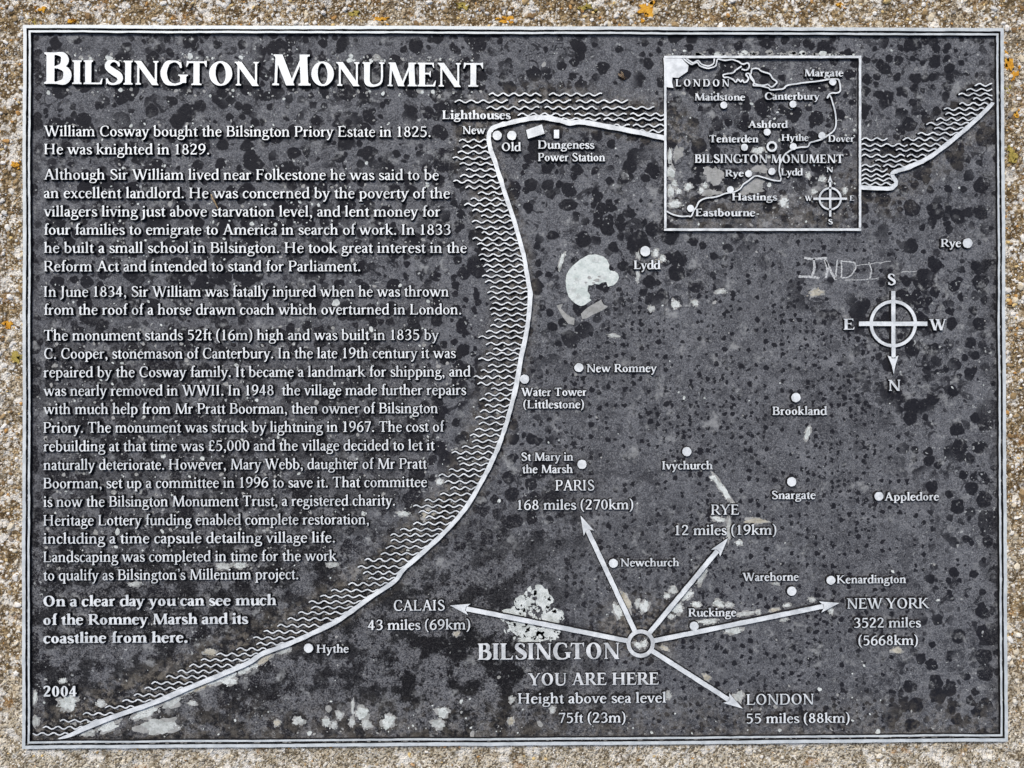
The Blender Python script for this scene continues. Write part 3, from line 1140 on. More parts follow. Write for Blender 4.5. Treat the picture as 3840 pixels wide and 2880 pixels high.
def rect_ring(name, off, w, ztop, zbase):
    """one rectangular rib of the moulded edge, off metres in from the plaque's edge"""
    shapes = []
    a, b = PW - off - w / 2, PH - off - w / 2
    n = 150
    for (x0, y0), (x1, y1) in (((-a, b), (a, b)), ((a, b), (a, -b)), ((a, -b), (-a, -b)), ((-a, -b), (-a, b))):
        t = np.linspace(0, 1, n)
        dx, dy = np.sign(x1 - x0), np.sign(y1 - y0)
        nx_, ny_ = -dy, dx                                        # outward
        cx, cy = x0 + (x1 - x0) * t, y0 + (y1 - y0) * t
        bow = (vnoise(t * 9 + x0 * 50, t * 0 + y0 * 50, 41) - .5) * .0007 + (vnoise(t * 37 + x0 * 50, t * 0 + y0 * 50, 42) - .5) * .0003
        bow *= np.clip(np.minimum(t, 1 - t) * 30, 0, 1)
        ho = w / 2 + RNG.normal(0, .00009, n) + bow
        hi = w / 2 + RNG.normal(0, .00009, n) - bow
        ho[0] = ho[-1] = hi[0] = hi[-1] = w / 2
        ext = np.zeros(n)
        ext[0], ext[-1] = -1, 1
        P = np.concatenate([np.stack([cx + nx_ * ho + dx * ext * w / 2, cy + ny_ * ho + dy * ext * w / 2], 1),
                            np.stack([cx - nx_ * hi - dx * ext * w / 2, cy - ny_ * hi - dy * ext * w / 2], 1)])
        shapes.append((P, n))
    V, F, MI = [], [], []
    for P, n in shapes:
        b_ = len(V)
        V += [(p[0], p[1], ztop) for p in P]
        F += [(b_ + i + 1, b_ + i, b_ + n + i, b_ + n + i + 1) for i in range(n - 1)]
        MI += [0] * (n - 1)
        c = (P[:n] + P[n:]) / 2
        d = P[:n] - P[n:]
        d /= np.linalg.norm(d, axis=1, keepdims=True)
        k = len(V)
        for q, s in ((P[:n], 1), (P[n:], -1)):
            V += [(p[0] + s * e[0] * .0003, p[1] + s * e[1] * .0003, zbase) for p, e in zip(q, d)]
        for i in range(n - 1):
            F.append((b_ + i, b_ + i + 1, k + i + 1, k + i))
            F.append((b_ + n + i + 1, b_ + n + i, k + n + i, k + n + i + 1))
            MI += [1 if off > 0 else 0, 1]
    return mesh(name, V, F, [METAL_RIM, SIDE], plaque, MI)


rect_ring('outer_rim', 0.0, .0030, 0.0, Z_PANEL - .0005)
rect_ring('inner_rim', .0049, .0018, -.0002, Z_PANEL - .0005)

# heading
t1, t2 = "BILSINGTON", "MONUMENT"
head = lettering(t1, 95.3, 559, 180.9, 51.5, 'title', [68] + [51.5] * 9, rot=-.0062, extra=-22)
head += lettering(t2, 588, 1043.5, 184.0, 51.5, 'title', [67] + [51.5] * 7, rot=-.0052, extra=-22)
relief('heading', head, plaque, -.00005, draft=.0012)

LINES = [
    ("William Cosway bought the Bilsington Priory Estate in 1825.", 94.5, 930, 293.9),
    ("He was knighted in 1829.", 95, 451.5, 332.9),
    ("Although Sir William lived near Folkestone he was said to be", 94.5, 947.5, 387.7),
    ("an excellent landlord. He was concerned by the poverty of the", 94.5, 971.5, 427.5),
    ("villagers living just above starvation level, and lent money for", 94, 951.5, 467.3),
    ("four families to emigrate to America in search of work. In 1833", 94.5, 973.3, 506.7),
    ("he built a small school in Bilsington. He took great interest in the", 94.5, 1008, 546),
    ("Reform Act and intended to stand for Parliament.", 94.5, 778, 586),
    ("In June 1834, Sir William was fatally injured when he was thrown", 94.5, 969, 641),
    ("from the roof of a horse drawn coach which overturned in London.", 94.5, 996.3, 679.9),
    ("The monument stands 52ft (16m) high and was built in 1835 by", 94.5, 948, 735.3),
    ("C. Cooper, stonemason of Canterbury. In the late 19th century it was", 95, 984.6, 774.8),
    ("repaired by the Cosway family. It became a landmark for shipping, and", 93.5, 1016.5, 815),
    ("was nearly removed in WWII. In 1948  the village made further repairs", 93, 1007, 855),
    ("with much help from Mr Pratt Boorman, then owner of Bilsington", 93, 945.6, 894.6),
    ("Priory. The monument was struck by lightning in 1967. The cost of", 93.5, 960, 934.7),
    ("rebuilding at that time was £5,000 and the village decided to let it", 93.5, 939, 975),
    ("naturally deteriorate. However, Mary Webb, daughter of Mr Pratt", 93.5, 922, 1015.3),
    ("Boorman, set up a committee in 1996 to save it. That committee", 93.5, 922, 1055),
    ("is now the Bilsington Monument Trust, a registered charity.", 93.5, 853, 1095),
    ("Heritage Lottery funding enabled complete restoration,", 93.3, 796.5, 1135.5),
    ("including a time capsule detailing village life.", 93.3, 723.3, 1174.6),
    ("Landscaping was completed in time for the work", 93.3, 727.3, 1214.3),
    ("to qualify as Bilsington's Millenium project.", 93.3, 644, 1253.9),
    ("On a clear day you can see much", 93.3, 596.7, 1310),
    ("of the Romney Marsh and its", 93.3, 536, 1350),
    ("coastline from here.", 93, 405, 1389.5),
    ("2004", 93.3, 165, 1505),
]
for i, (t, l, r, y) in enumerate(LINES):
    relief('text_line', lettering(t, l, r, y, 22.6, 'bold' if i >= 24 else 'regular'), plaque, -.0002, draft=.0011)

# map names: text, left, right, baseline, cap height, weight
NAMES = [
    ("Lighthouses", 955.6, 1103.3, 256.7, 18.3, 'bold'), ("New", 999, 1049, 289, 17, 'regular'), ("Old", 1084, 1125.6, 325.7, 18, 'regular'),
    ("Dungeness", 1162.3, 1284, 320.7, 17.5, 'regular'), ("Power Station", 1162.3, 1307.3, 347.7, 17.5, 'regular'),
    ("Rye", 2033, 2076.4, 533.3, 17.5, 'small'), ("Lydd", 1369.5, 1427, 581, 18.5, 'bold'), ("New Romney", 1267.3, 1419, 803.7, 17.5, 'small'),
    ("Water Tower", 1125.6, 1267.3, 855.3, 17.5, 'small'), ("(Littlestone)", 1130.6, 1261.6, 882, 17.5, 'small'),
    ("St Mary in", 1126.6, 1238.3, 995.3, 17.5, 'regular'), ("the Marsh", 1128, 1237.3, 1022, 17.5, 'regular'),
    ("Brookland", 1669, 1787, 896.3, 18, 'small'), ("Ivychurch", 1430.6, 1539.7, 1014, 17.5, 'small'), ("Snargate", 1668, 1762, 1078, 17.5, 'small'),
    ("Appledore", 1911.4, 2028.7, 1081.3, 17.5, 'small'), ("Newchurch", 1340.6, 1467.3, 1223.7, 17, 'regular'), ("Warehorne", 1604, 1725.4, 1255, 17.5, 'small'),
    ("Kenardington", 1808, 1957.4, 1260.3, 17.5, 'small'), ("Ruckinge", 1487.4, 1590.4, 1332, 17.5, 'regular'), ("Hythe", 684, 753, 1410, 17, 'regular'),
]
for t, l, r, y, c, w in NAMES:
    relief('place_name', lettering(t, l, r, y, c, 'small' if w == 'regular' else w), plaque, -.0002, draft=.0011)

DISTANCES = [
    ("PARIS", 1200, 1284, 1059.7, 22.7), ("168 miles (270km)", 1118.3, 1368, 1101.3, 21.5), ("RYE", 1536.4, 1596.4, 1112, 22),
    ("12 miles (19km)", 1459, 1677.4, 1156, 21.5), ("NEW YORK", 1829.7, 2008, 1315, 22.5), ("3522 miles", 1845.4, 1989.7, 1356, 21),
    ("(5668km)", 1854.7, 1983, 1394, 21), ("LONDON", 1613, 1758, 1522.7, 23), ("55 miles (88km)", 1613, 1835.4, 1562.7, 21),
    ("CALAIS", 850.6, 960.6, 1319.3, 22.5), ("43 miles (69km)", 794, 1015.6, 1361, 21.5),
    ("Height above sea level", 1119, 1439, 1520, 22), ("75ft (23m)", 1207.3, 1351.3, 1561.7, 21.5),
]
for t, l, r, y, c in DISTANCES:
    relief('distance_text', lettering(t, l, r, y, c, 'medium'), plaque, -.0002, draft=.0011)
relief('station_name', lettering("BILSINGTON", 1032.3, 1338.3, 1425.3, 35, 'title'), plaque, -.0002, draft=.0005, top=METAL_DULL)
relief('station_text', lettering("YOU ARE HERE", 1140.6, 1423.3, 1481, 26.5, 'bold'), plaque, -.0003, draft=.0004, top=METAL_DULL)

# town discs
for x, y, r in ((1074, 292.3, 10), (1105.6, 292.3, 10), (2090.7, 525, 10.5), (1394, 542.6, 11), (1250.6, 794, 9.7), (1133, 819, 10), (1257.3, 1003, 10),
                (1719.7, 858.7, 10), (1484, 975.7, 10), (1710.4, 1040.7, 10), (1899, 1072, 9.5), (1325, 1217, 9.7), (1710.7, 1277, 10), (1795.4, 1253.7, 9.5),
                (1499.7, 1352.7, 9.7), (666.3, 1400.3, 10)):
    relief('town_marker', [disc(x, y, r)], plaque, -.00025, draft=.0010)

relief('power_station_block', [poly_s([(1136.3, 280.7), (1170.6, 268.3), (1176.6, 288.3), (1140.6, 299.3)])], plaque, -.0003)
relief('power_station_block', [poly_s([(1196.5, 280), (1207.8, 280), (1207.8, 298.5), (1196.5, 298.5)])], plaque, -.0003)

# coastline
cw = smooth(COAST_W, 5)
ce = smooth(COAST_E, 5)
relief('coastline', [strip(wob(cw, .22))], plaque, -.00025, draft=.0005)
relief('coastline', [strip(wob(ce, .22))], plaque, -.00025, draft=.0005)


def coast_x(y, c):
    best = None
    for (ax, ay, _), (bx, by, _) in zip(c[:-1], c[1:]):
        if min(ay, by) <= y <= max(ay, by) and ay != by:
            x = ax + (y - ay) / (by - ay) * (bx - ax)
            best = x if best is None else min(best, x)
    return best


def wave(x0, x1, y, up=1.0):
    lam = 24.6
    n = max(8, int((x1 - x0) / 1.7))
    x = np.linspace(x0, x1, n)
    ph = RNG.normal(0, .3)
    lam *= RNG.uniform(.95, 1.06)
    up *= RNG.uniform(.85, 1.12)
    yy = y - 2.7 * np.sin((x - x0) / lam * 2 * math.pi + ph - .5) * up
    yy = yy + RNG.normal(0, .16, n)
    w = 2.7 + RNG.normal(0, .25, n)
    w[0] = w[-1] = 2.0
    return strip(np.stack([x, yy, w], 1))


WN = [(610, (955, 1297), (1345, 1690)), (655, (735, 1080), (1148, 1490), (1520, 1860)), (697, (940, 1283), (1318, 1660), (1688, 2030)),
      (740, (1143, 1485), (1510, 1850), (1872, 2096)), (770, (1420, 1680), (1700, 2096)), (812, (1690, 1870), (1890, 2096)), (848, (1850, 2096))]
sh = []
for row in WN:
    for a, b in row[1:]:
        sh.append(wave(737.3 + a / 3, 737.3 + b / 3, row[0] / 3))
relief('sea_waves', sh, plaque, -.0006, draft=.0008)

WA = [(0, 737.3, [(910, 762), (948, 785), (985, 755), (1023, 722), (1060, 765), (1100, 808), (1138, 768), (1175, 725), (1213, 805), (1250, 885), (1290, 838), (1325, 795), (1363, 848),
                  (1400, 905), (1435, 845), (1475, 870), (1510, 910), (1548, 850), (1582, 880), (1615, 908), (1652, 890)]),
      (553, 737.3, [(25, 900), (62, 918), (95, 938), (130, 912), (165, 930), (203, 962), (235, 945), (272, 960), (308, 980), (342, 962), (378, 970), (415, 990), (452, 965), (490, 937),
                    (525, 888), (568, 935), (605, 985), (633, 938), (668, 888), (710, 950), (745, 903), (785, 858), (828, 882), (862, 970), (897, 930), (930, 895), (970, 930), (1005, 898),
                    (1047, 868), (1085, 890), (1125, 865), (1162, 833), (1200, 845), (1238, 780), (1275, 715), (1312, 750), (1350, 765), (1387, 697), (1422, 630), (1465, 668), (1505, 705),
                    (1545, 640), (1585, 540), (1622, 465)]),
      (1106, 737.3, [(0, 500), (35, 545), (75, 465), (115, 380), (150, 318), (187, 320), (228, 287), (272, 255), (312, 150), (357, 105), (395, 140), (432, 175), (468, 45)]),
      (1106, 0, [(510, 2145), (548, 2075), (585, 2000), (620, 2015), (655, 1930), (695, 1862), (738, 1795), (778, 1708), (818, 1640), (855, 1660), (890, 1530), (925, 1400), (960, 1300),
                 (997, 1225), (1035, 1150), (1070, 1075), (1110, 980), (1145, 935), (1188, 865), (1225, 790), (1265, 678), (1310, 535), (1355, 385), (1400, 275), (1440, 210)])]
sh = []
for oy, ox, rows in WA:
    for zy, zx in rows:
        y = oy + zy / 3
        x1 = coast_x(y, cw[[i for i in range(len(cw)) if cw[i][1] > 285 or cw[i][0] < 1062]])
        if x1:
            sh.append(wave(ox + zx / 3, x1 - 1, y, -1.0 if zx == 210 else 1.0))
relief('sea_waves', sh, plaque, -.0006, draft=.0008)

WE = [(548, 1895, 2008), (580, 1840, 2008), (610, 1790, 2010), (640, 1885, 2010), (672, 1795, 0), (705, 1695, 0), (737, 1705, 0), (770, 1645, 0), (800, 1580, 0), (832, 1632, 0), (865, 1525, 0),
      (900, 1160, 1330), (900, 1428, 0), (938, 1160, 1460), (938, 1475, 0), (970, 1160, 1280), (970, 1385, 0), (1008, 1160, 1440), (1008, 1455, 0), (1040, 1250, 0), (1072, 1160, 1285),
      (1072, 1300, 0), (1103, 1160, 1330), (1135, 1160, 1355), (1162, 1160, 1365), (1190, 1160, 1375)]
sh = []
for zy, a, b in WE:
    y = zy / 3
    xe = 1474.7 + b / 3 if b else (coast_x(y, ce[ce[:, 1] < 371]) or 1950)
    sh.append(wave(1474.7 + a / 3, xe, y))
relief('sea_waves', sh, plaque, -.0006, draft=.0008)

# compass rose, south up
rose = relief('compass_rose', [ring(1930, 699, 51.3, 44.3)], plaque, -.0003)
relief('needle', [bar(1930, 628.3, 1930.5, 774, 8.7), poly_s([(1917.8, 768), (1930.5, 773), (1941, 768), (1934.5, 790), (1930.8, 808), (1927, 790)])], rose, -.00022)
relief('cross_bar', [bar(1855.7, 699.3, 2003.7, 699.3, 9.5)], rose, -.00026)
for t, l, r, y in (("S", 1918.5, 1935.5, 615.3), ("E", 1823, 1846.4, 712), ("W", 2008, 2044.7, 713), ("N", 1919.7, 1945.4, 844)):
    relief('compass_letter', lettering(t, l, r, y, 24, 'bold'), rose, -.0004)


# bearing arrows from the station ring
def arrow(tx, ty, cx=1384, cy=1390.3, r0=28, w=10.2, hl=43, hw=12.5):
    d = np.array((tx - cx, ty - cy))
    L = np.hypot(*d)
    d /= L
    n = np.array((-d[1], d[0]))
    a = np.array((cx, cy)) + d * r0
    b = np.array((tx, ty)) - d * (hl - 8)
    t = np.array((tx, ty))
    head_ = [t, t - d * hl + n * hw, t - d * (hl - 7) + n * w * .4, t - d * (hl - 7) - n * w * .4, t - d * hl - n * hw]
    A = bar(a[0], a[1], b[0], b[1], w, 40)
    return [A, poly_s(head_)]


for tx, ty in ((971.6, 1308), (1254, 1113.3), (1573, 1162), (1814, 1302.7), (1604.7, 1531)):
    relief('bearing_arrow', arrow(tx, ty), plaque, -.0002, draft=.0009, top=METAL, jit=.00008)
relief('station_ring', [ring(1384, 1390.3, 30.5, 22)], plaque, -.0001, draft=.0005, top=METAL_DULL)


# ---------------------------------------------------------------- inset map
def I(x, y):
    return 1417.0 + x / 4.8, 103.7 + y / 4.8


def iframe():
    x0, x1, y0, y1, w = 1437.3, 1858.1, 122.6, 494.8, 5.2
    out = []
    for a, b in (((x0 - w / 2, y0), (x1 + w / 2, y0)), ((x1, y0 + w / 2), (x1, y1 - w / 2)), ((x1 + w / 2, y1 + 1), (x0 - w / 2, y1 + 1)), ((x0, y1 - w / 2), (x0, y0 + w / 2))):
        out.append(bar(a[0], a[1], b[0], b[1], w, 60))
    return out


inset = relief('inset_map', iframe(), plaque, -.00022, draft=.0004, jit=.00008)
lon = [(78, 96), (262, 96), (300, 140), (340, 178), (330, 240), (290, 268), (235, 306), (172, 302), (168, 350), (182, 412), (116, 402), (100, 396)]
relief('city_area', [poly_s([I(*p) for p in lon])], inset, -.0005)


def iline(pts, w=3.1, n=3):
    return strip(wob(smooth([I(*p) + (w,) for p in pts], n), .12))


NS = [(640, 108), (720, 125), (790, 116), (860, 140), (900, 165), (955, 152), (970, 190), (940, 225), (890, 215)]
MED = [(890, 188), (830, 225), (800, 255), (740, 265), (700, 275), (708, 302), (745, 300), (800, 322), (830, 352), (850, 320), (880, 348), (900, 328), (915, 352), (942, 345), (962, 310),
       (935, 270), (965, 262), (1000, 310), (1022, 350), (1010, 385), (1080, 390), (1170, 412), (1190, 430), (1290, 425), (1330, 415), (1360, 385), (1450, 370), (1550, 355), (1690, 340),
       (1800, 322), (1880, 318), (1905, 345), (1915, 430), (1890, 460), (1820, 465), (1790, 490), (1778, 520)]
KENT = [(1785, 512), (1808, 490), (1840, 580), (1865, 680), (1870, 780), (1850, 850), (1790, 900), (1730, 940), (1650, 965), (1600, 980), (1575, 1020), (1500, 1025), (1430, 1045), (1370, 1075), (1325, 1120), (1290, 1190), (1280, 1270), (1295, 1335)]
SUSS = [(1298, 1340), (1288, 1375), (1200, 1365), (1100, 1335), (1030, 1325), (960, 1375), (910, 1410), (870, 1460), (800, 1495), (720, 1505), (630, 1540), (520, 1555), (450, 1590), (420, 1650), (395, 1680), (370, 1740), (330, 1742), (270, 1745), (180, 1725), (110, 1690)]
TH1 = [(280, 100), (340, 148), (375, 166), (430, 145), (455, 180), (530, 206), (580, 200), (622, 180), (636, 120), (655, 106)]
TH2 = [(315, 104), (345, 128), (388, 150), (437, 128), (472, 162), (540, 184), (598, 158), (606, 106)]
SHEP = [(990, 260), (1000, 215), (1060, 210), (1100, 240), (1180, 265), (1210, 310), (1255, 345), (1245, 370), (1200, 402), (1160, 375), (1110, 385), (1030, 368), (1010, 340), (985, 310), (975, 280), (990, 260)]
for k, P in enumerate((TH1, TH2, NS, MED, KENT, SUSS, SHEP)):
    relief('map_coastline', [iline(P)], inset, -.00052 - k * .00001, draft=.0005)
INAMES = [("Maidstone", 405, 925, 540, 15), ("Canterbury", 1130, 1700, 532, 15), ("Margate", 1545, 1945, 290, 14.8), ("Ashford", 960, 1370, 824, 15), ("Tenterden", 555, 1065, 975, 15.2),
          ("Hythe", 1305, 1585, 960, 14), ("Dover", 1790, 2055, 970, 14), ("BILSINGTON MONUMENT", 405, 1945, 1188, 18.2), ("Rye", 720, 910, 1330, 14.5), ("Lydd", 1300, 1525, 1318, 14.5),
          ("Hastings", 790, 1260, 1578, 15.2), ("Eastbourne", 412, 1030, 1742, 16)]
for t, l, r, y, c in INAMES:
    a, b = I(l, y), I(r, y)
    relief('map_name', lettering(t, a[0], b[0], a[1], c, 'bold'), inset, -.0004, draft=.0009)
a, b = I(205, 395), I(760, 395)
relief('map_name', lettering("LONDON", a[0], b[0], a[1], 15.6, 'bold', extra=190), inset, -.0004, draft=.0005)
for p in ((705, 590), (1422, 580), (1835, 350), (1155, 870), (918, 1028), (1425, 1020), (1722, 905), (962, 1302), (1203, 1278), (772, 1468), (360, 1662)):
    x, y = I(*p)
    relief('map_marker', [disc(x, y, 7.6)], inset, -.0003, draft=.0005)
x, y = I(1203, 1020)
relief('map_ring', [ring(x, y, 11.6, 7.0, 30)], inset, -.0003, draft=.0005)
srose = relief('small_compass', [ring(1793.7, 429, 25, 21, 36), bar(1793.7, 390, 1793.7, 467.5, 4.8), poly_s([(1793.5, 378), (1799, 394), (1793.7, 392), (1788.2, 394)])], inset, -.0003, draft=.0005)
relief('small_compass_bar', [bar(1757.4, 429, 1829.7, 429, 4.6)], inset, -.00034, draft=.0005)
for t, l, r, y in (("N", 1785.8, 1799.6, 371.4), ("W", 1738.8, 1754.6, 433.3), ("E", 1836, 1846, 433), ("S", 1790, 1799.5, 484)):
    relief('compass_letter', lettering(t, l, r, y, 10.8, 'bold'), inset, -.0004, draft=.0003)


# ---------------------------------------------------------------- crusts and marks on the plaque
def blob(x, y, rx, ry, rot=0.0, n=26, amt=.22):
    a = np.arange(n) * 2 * math.pi / n
    ph = RNG.uniform(0, 6.28, 4)
    r = 1 + amt * (np.sin(2 * a + ph[0]) * .5 + np.sin(3 * a + ph[1]) * .55 + np.sin(5 * a + ph[2]) * .45 + np.sin(8 * a + ph[3]) * .3) + RNG.normal(0, amt * .3, n)
    X, Y = rx * r * np.cos(a), ry * r * np.sin(a)
    c, s = math.cos(rot), math.sin(rot)
    P = np.concatenate([[(x, y)], np.stack([x + X * c - Y * s, y + X * s + Y * c], 1)])
    return finish(SA(P), [(0, 1 + i, 1 + (i + 1) % n) for i in range(n)])


def crusty(x, y, rx, ry, rot, mat, h, parent=plaque):
    """one crust: a thin grey margin, the pale body, and scales breaking off round it"""
    sh = [blob(x, y, rx * 1.22 + .8, ry * 1.22 + .8, rot, 40, .27), blob(x, y, rx, ry, rot, 40, .23)]
    per = [(-h * .55, 1), (0.0, 0)]
    for _ in range(int(4 + min(rx, 14) * .6)):
        a = RNG.uniform(0, 6.28)
        k = RNG.uniform(1.05, 1.6)
        u, v = rx * k * math.cos(a), ry * k * math.sin(a)
        s = RNG.uniform(.5, 1.5)
        sh.append(blob(x + u * math.cos(rot) - v * math.sin(rot), y + u * math.sin(rot) + v * math.cos(rot), s * 1.2, s, 0, 10, .25))
        per.append((-h * .3, 0 if RNG.random() < .5 else 1))
    for _ in range(int(min(rx, 20) / 5)):                          # worn through to the grey
        sh.append(blob(x + RNG.uniform(-.5, .5) * rx, y + RNG.uniform(-.5, .5) * ry, RNG.uniform(.6, 1.8), RNG.uniform(.5, 1.3), 0, 10, .3))
        per.append((.00008, 1))
    return relief('lichen_patch', sh, parent, Z_PANEL + h, Z_PANEL - .0006, .00012, mat, LICHEN_GREY, 0, per)


def patch(shapes, mat, h=.0003, parent=plaque, name='lichen_patch', zb=None):
    zb = Z_PANEL if zb is None else zb
    return relief(name, shapes, parent, zb + h, zb - .0006, .00012, mat, mat, 0)


def Rg(ox, oy):
    return lambda x, y: (ox + x / 3, oy + y / 3)


L1 = lambda x, y: (1186.6 + x / 4.35, 530 + y / 4.35)
big_out = [(155, 330), (165, 270), (190, 225), (220, 190), (290, 130), (370, 85), (440, 80), (510, 100), (545, 130), (568, 180), (562, 212), (575, 232), (620, 240), (650, 265), (658, 300), (640, 340), (605, 372), (555, 385), (540, 340),
           (500, 345), (470, 365), (430, 358), (400, 372), (368, 372), (362, 430), (388, 465), (380, 495), (400, 512), (360, 540), (330, 560), (295, 568), (250, 545), (210, 510), (185, 480), (165, 420)]
o = patch([poly_s([L1(*p) for p in big_out])], LICHEN_WHITE, .0006)
tag(o, 'large round white lichen patch with a broken centre')
patch([blob(*L1(x, y), r / 4.35, r / 4.35 * .8) for x, y, r in ((445, 130, 38), (265, 325, 30), (215, 420, 38), (275, 480, 32), (240, 510, 16), (180, 300, 20), (330, 350, 40), (245, 212, 18), (500, 300, 34))], LICHEN, .00066, zb=Z_PANEL)
patch([blob(*L1(x, y), r / 4.35, r / 4.35 * .7) for x, y, r in ((380, 300, 20), (450, 325, 24), (420, 350, 14), (345, 345, 12), (470, 290, 12))], LICHEN_GREY, .0007)
patch([poly_s([L1(*p) for p in [(300, 640), (340, 600), (380, 570), (450, 530), (490, 508), (512, 550), (555, 575), (500, 612), (430, 640), (350, 686), (312, 690)]])], LICHEN_GREY, .0004)
patch([poly_s([L1(*p) for p in [(70, 562), (130, 545), (112, 590), (160, 640), (200, 668), (240, 682), (235, 745), (180, 735), (130, 672), (100, 620)]])], LICHEN_GREY, .0004)

A, Bq, Cq = Rg(0, 1106), Rg(737.3, 1106), Rg(1474.7, 1106)
D, Eq = Rg(737.3, 553), Rg(1474.7, 553)
PATCHES = [(A, x) for x in (
    (430, 1245, 56, 42, 0), (935, 1300, 80, 34, -.45), (1100, 1232, 66, 34, -.5), (1200, 1165, 52, 22, -.4), (1290, 1135, 62, 20, -.4), (1430, 1082, 84, 26, -.35), (1480, 1105, 42, 22, 0), (1575, 1030, 36, 22, -.3),
    (1640, 1000, 22, 16, 0), (1705, 960, 50, 20, -.5), (1840, 900, 36, 20, -.4), (1020, 1400, 100, 46, -.1), (690, 1398, 62, 28, -.3), (560, 1440, 46, 17, -.15), (220, 1365, 18, 30, .2), (215, 1210, 11, 38, .1),
    (645, 1250, 24, 20, 0), (1240, 1247, 24, 12, 0), (1355, 915, 40, 16, .1), (1440, 355, 38, 20, 0), (1550, 350, 40, 16, 0), (2150, 345, 34, 14, 0), (865, 472, 34, 14, 0), (395, 1103, 22, 12, 0), (1790, 1375, 18, 18, 0),
    (1930, 1362, 32, 22, 0), (2110, 1370, 26, 22, 0), (2160, 1390, 18, 18, 0), (2195, 1325, 18, 26, 0))]
PATCHES += [(Bq, x) for x in (
    (130, 1310, 38, 34, .4), (65, 1370, 16, 26, 0), (160, 1382, 28, 26, 0), (300, 1368, 38, 40, .3), (655, 1308, 34, 30, .4), (625, 1382, 38, 26, 0), (70, 1270, 8, 40, 0), (1105, 1225, 15, 17, 0),
    (2122, 1195, 16, 22, 0), (1368, 1288, 17, 18, 0), (1100, 1365, 16, 24, 0), (1850, 582, 20, 56, -.45), (1795, 645, 24, 46, -.3), (1922, 597, 14, 24, 0), (1968, 618, 24, 38, .2), (2155, 510, 20, 22, 0), (2115, 548, 17, 14, 0),
    (2140, 682, 18, 14, 0), (2182, 630, 30, 34, .4), (745, 795, 18, 15, 0), (1925, 868, 26, 15, .5), (1965, 862, 18, 24, .2), (2100, 890, 24, 12, .5), (400, 15, 36, 14, 0), (560, 15, 40, 30, 0))]
PATCHES += [(Cq, x) for x in (
    (35, 545, 36, 22, -.6), (130, 425, 16, 56, .5), (95, 605, 24, 16, .3), (238, 600, 32, 20, .4), (308, 608, 22, 13, 0), (172, 715, 50, 16, 0), (410, 665, 50, 12, -.15), (495, 655, 15, 14, 0),
    (602, 640, 28, 9, -.2), (685, 610, 20, 9, -.2), (845, 573, 18, 12, 0), (968, 643, 16, 18, 0), (1400, 905, 30, 16, .2), (335, 775, 52, 18, -.1), (665, 702, 22, 9, -.2), (160, 1078, 22, 16, .5),
    (367, 1205, 28, 30, .9), (612, 470, 20, 8, 0), (372, 203, 20, 13, 0), (305, 120, 14, 62, 0), (480, 62, 60, 16, 0), (240, 50, 40, 14, .2))]
PATCHES += [(Eq, x) for x in ((262, 1510, 16, 92, -.6), (205, 1440, 22, 14, .6), (818, 1150, 15, 38, .3), (250, 228, 32, 12, 0), (875, 235, 42, 18, -.2), (85, 300, 18, 16, 0))]
PATCHES += [(D, x) for x in ((2012, 340, 15, 18, 0), (2170, 310, 24, 24, 0), (1770, 515, 32, 9, .2), (1428, 30, 12, 46, .3), (635, 1466, 20, 17, 0), (2040, -22, 18, 22, 0), (2085, 12, 17, 19, 0), (2062, 30, 16, 12, 0), (1925, 125, 11, 30, 0), (1965, -45, 18, 10, 0), (1930, -10, 12, 20, .3))]
for fn, (x, y, rx, ry, rot) in PATCHES:
    px_, py_ = fn(x, y)
    m = (LICHEN, LICHEN, LICHEN, LICHEN_MID, LICHEN_MID, LICHEN_TAN)[RNG.integers(6)]
    crusty(px_, py_, rx / 3, ry / 3, rot, m, float(RNG.uniform(.00025, .00045)))
# a crust that has broken up into many scales over the arrow to the coast
out = []
core = []
while len(out) < 120:
    x, y = RNG.uniform(1020, 1440), RNG.uniform(490, 850)
    u, v = (x - 1240) / 205, (y - 690) / 185
    if u * u + v * v > 1 or (y < 640 and (x < 1090 + (640 - y) * .5)) or (v < -.2 and u > .75):
        continue
    out.append(blob(737.3 + x / 3, 1106 + y / 3, RNG.uniform(2, 7.5), RNG.uniform(1.6, 5), RNG.uniform(0, 3)))
for x, y, rx, ry in ((1310, 560, 50, 80), (1370, 690, 60, 50), (1180, 590, 60, 45), (1200, 770, 110, 50), (1330, 790, 70, 45), (1130, 660, 70, 35), (1250, 830, 120, 16)):
    core.append(blob(737.3 + x / 3, 1106 + y / 3, rx / 3, ry / 3, RNG.uniform(-.3, .3)))
patch(core, LICHEN, .00028)
o = tag(patch(out, LICHEN, .0004, name='lichen_scales'), kind='stuff')

# inset crusts
inl = [(155, 1280, 46, 52, 0), (160, 1480, 30, 56, .1), (345, 1432, 34, 34, 0), (240, 1480, 24, 22, 0), (478, 1470, 24, 26, 0), (572, 1492, 72, 26, .05), (200, 1612, 64, 32, 0), (197, 1395, 26, 26, 0), (150, 1110, 18, 70, 0),
       (235, 1085, 34, 62, .2), (620, 1310, 78, 74, 0), (1000, 1430, 110, 60, -.2), (1335, 1590, 38, 44, .2), (1592, 1312, 20, 28, 0), (1972, 1470, 20, 30, 0), (1072, 1052, 60, 28, 0), (1740, 1350, 28, 26, 0), (1650, 1480, 24, 22, 0), (1090, 1245, 80, 26, 0), (520, 1425, 22, 18, 0)]
for q in inl:
    x, y = I(q[0], q[1])
    crusty(x, y, q[2] / 4.8, q[3] / 4.8, q[4], LICHEN_GREY if q[2] > 70 or q[0] == 235 else LICHEN, float(RNG.uniform(.00025, .0004)), inset)

# loose specks, thickest along the tops of the lettering
sp = []


def speck(a, b):
    r = RNG.exponential(a) * .85 + b
    return r * RNG.uniform(.9, 1.3), r * RNG.uniform(.65, .95)


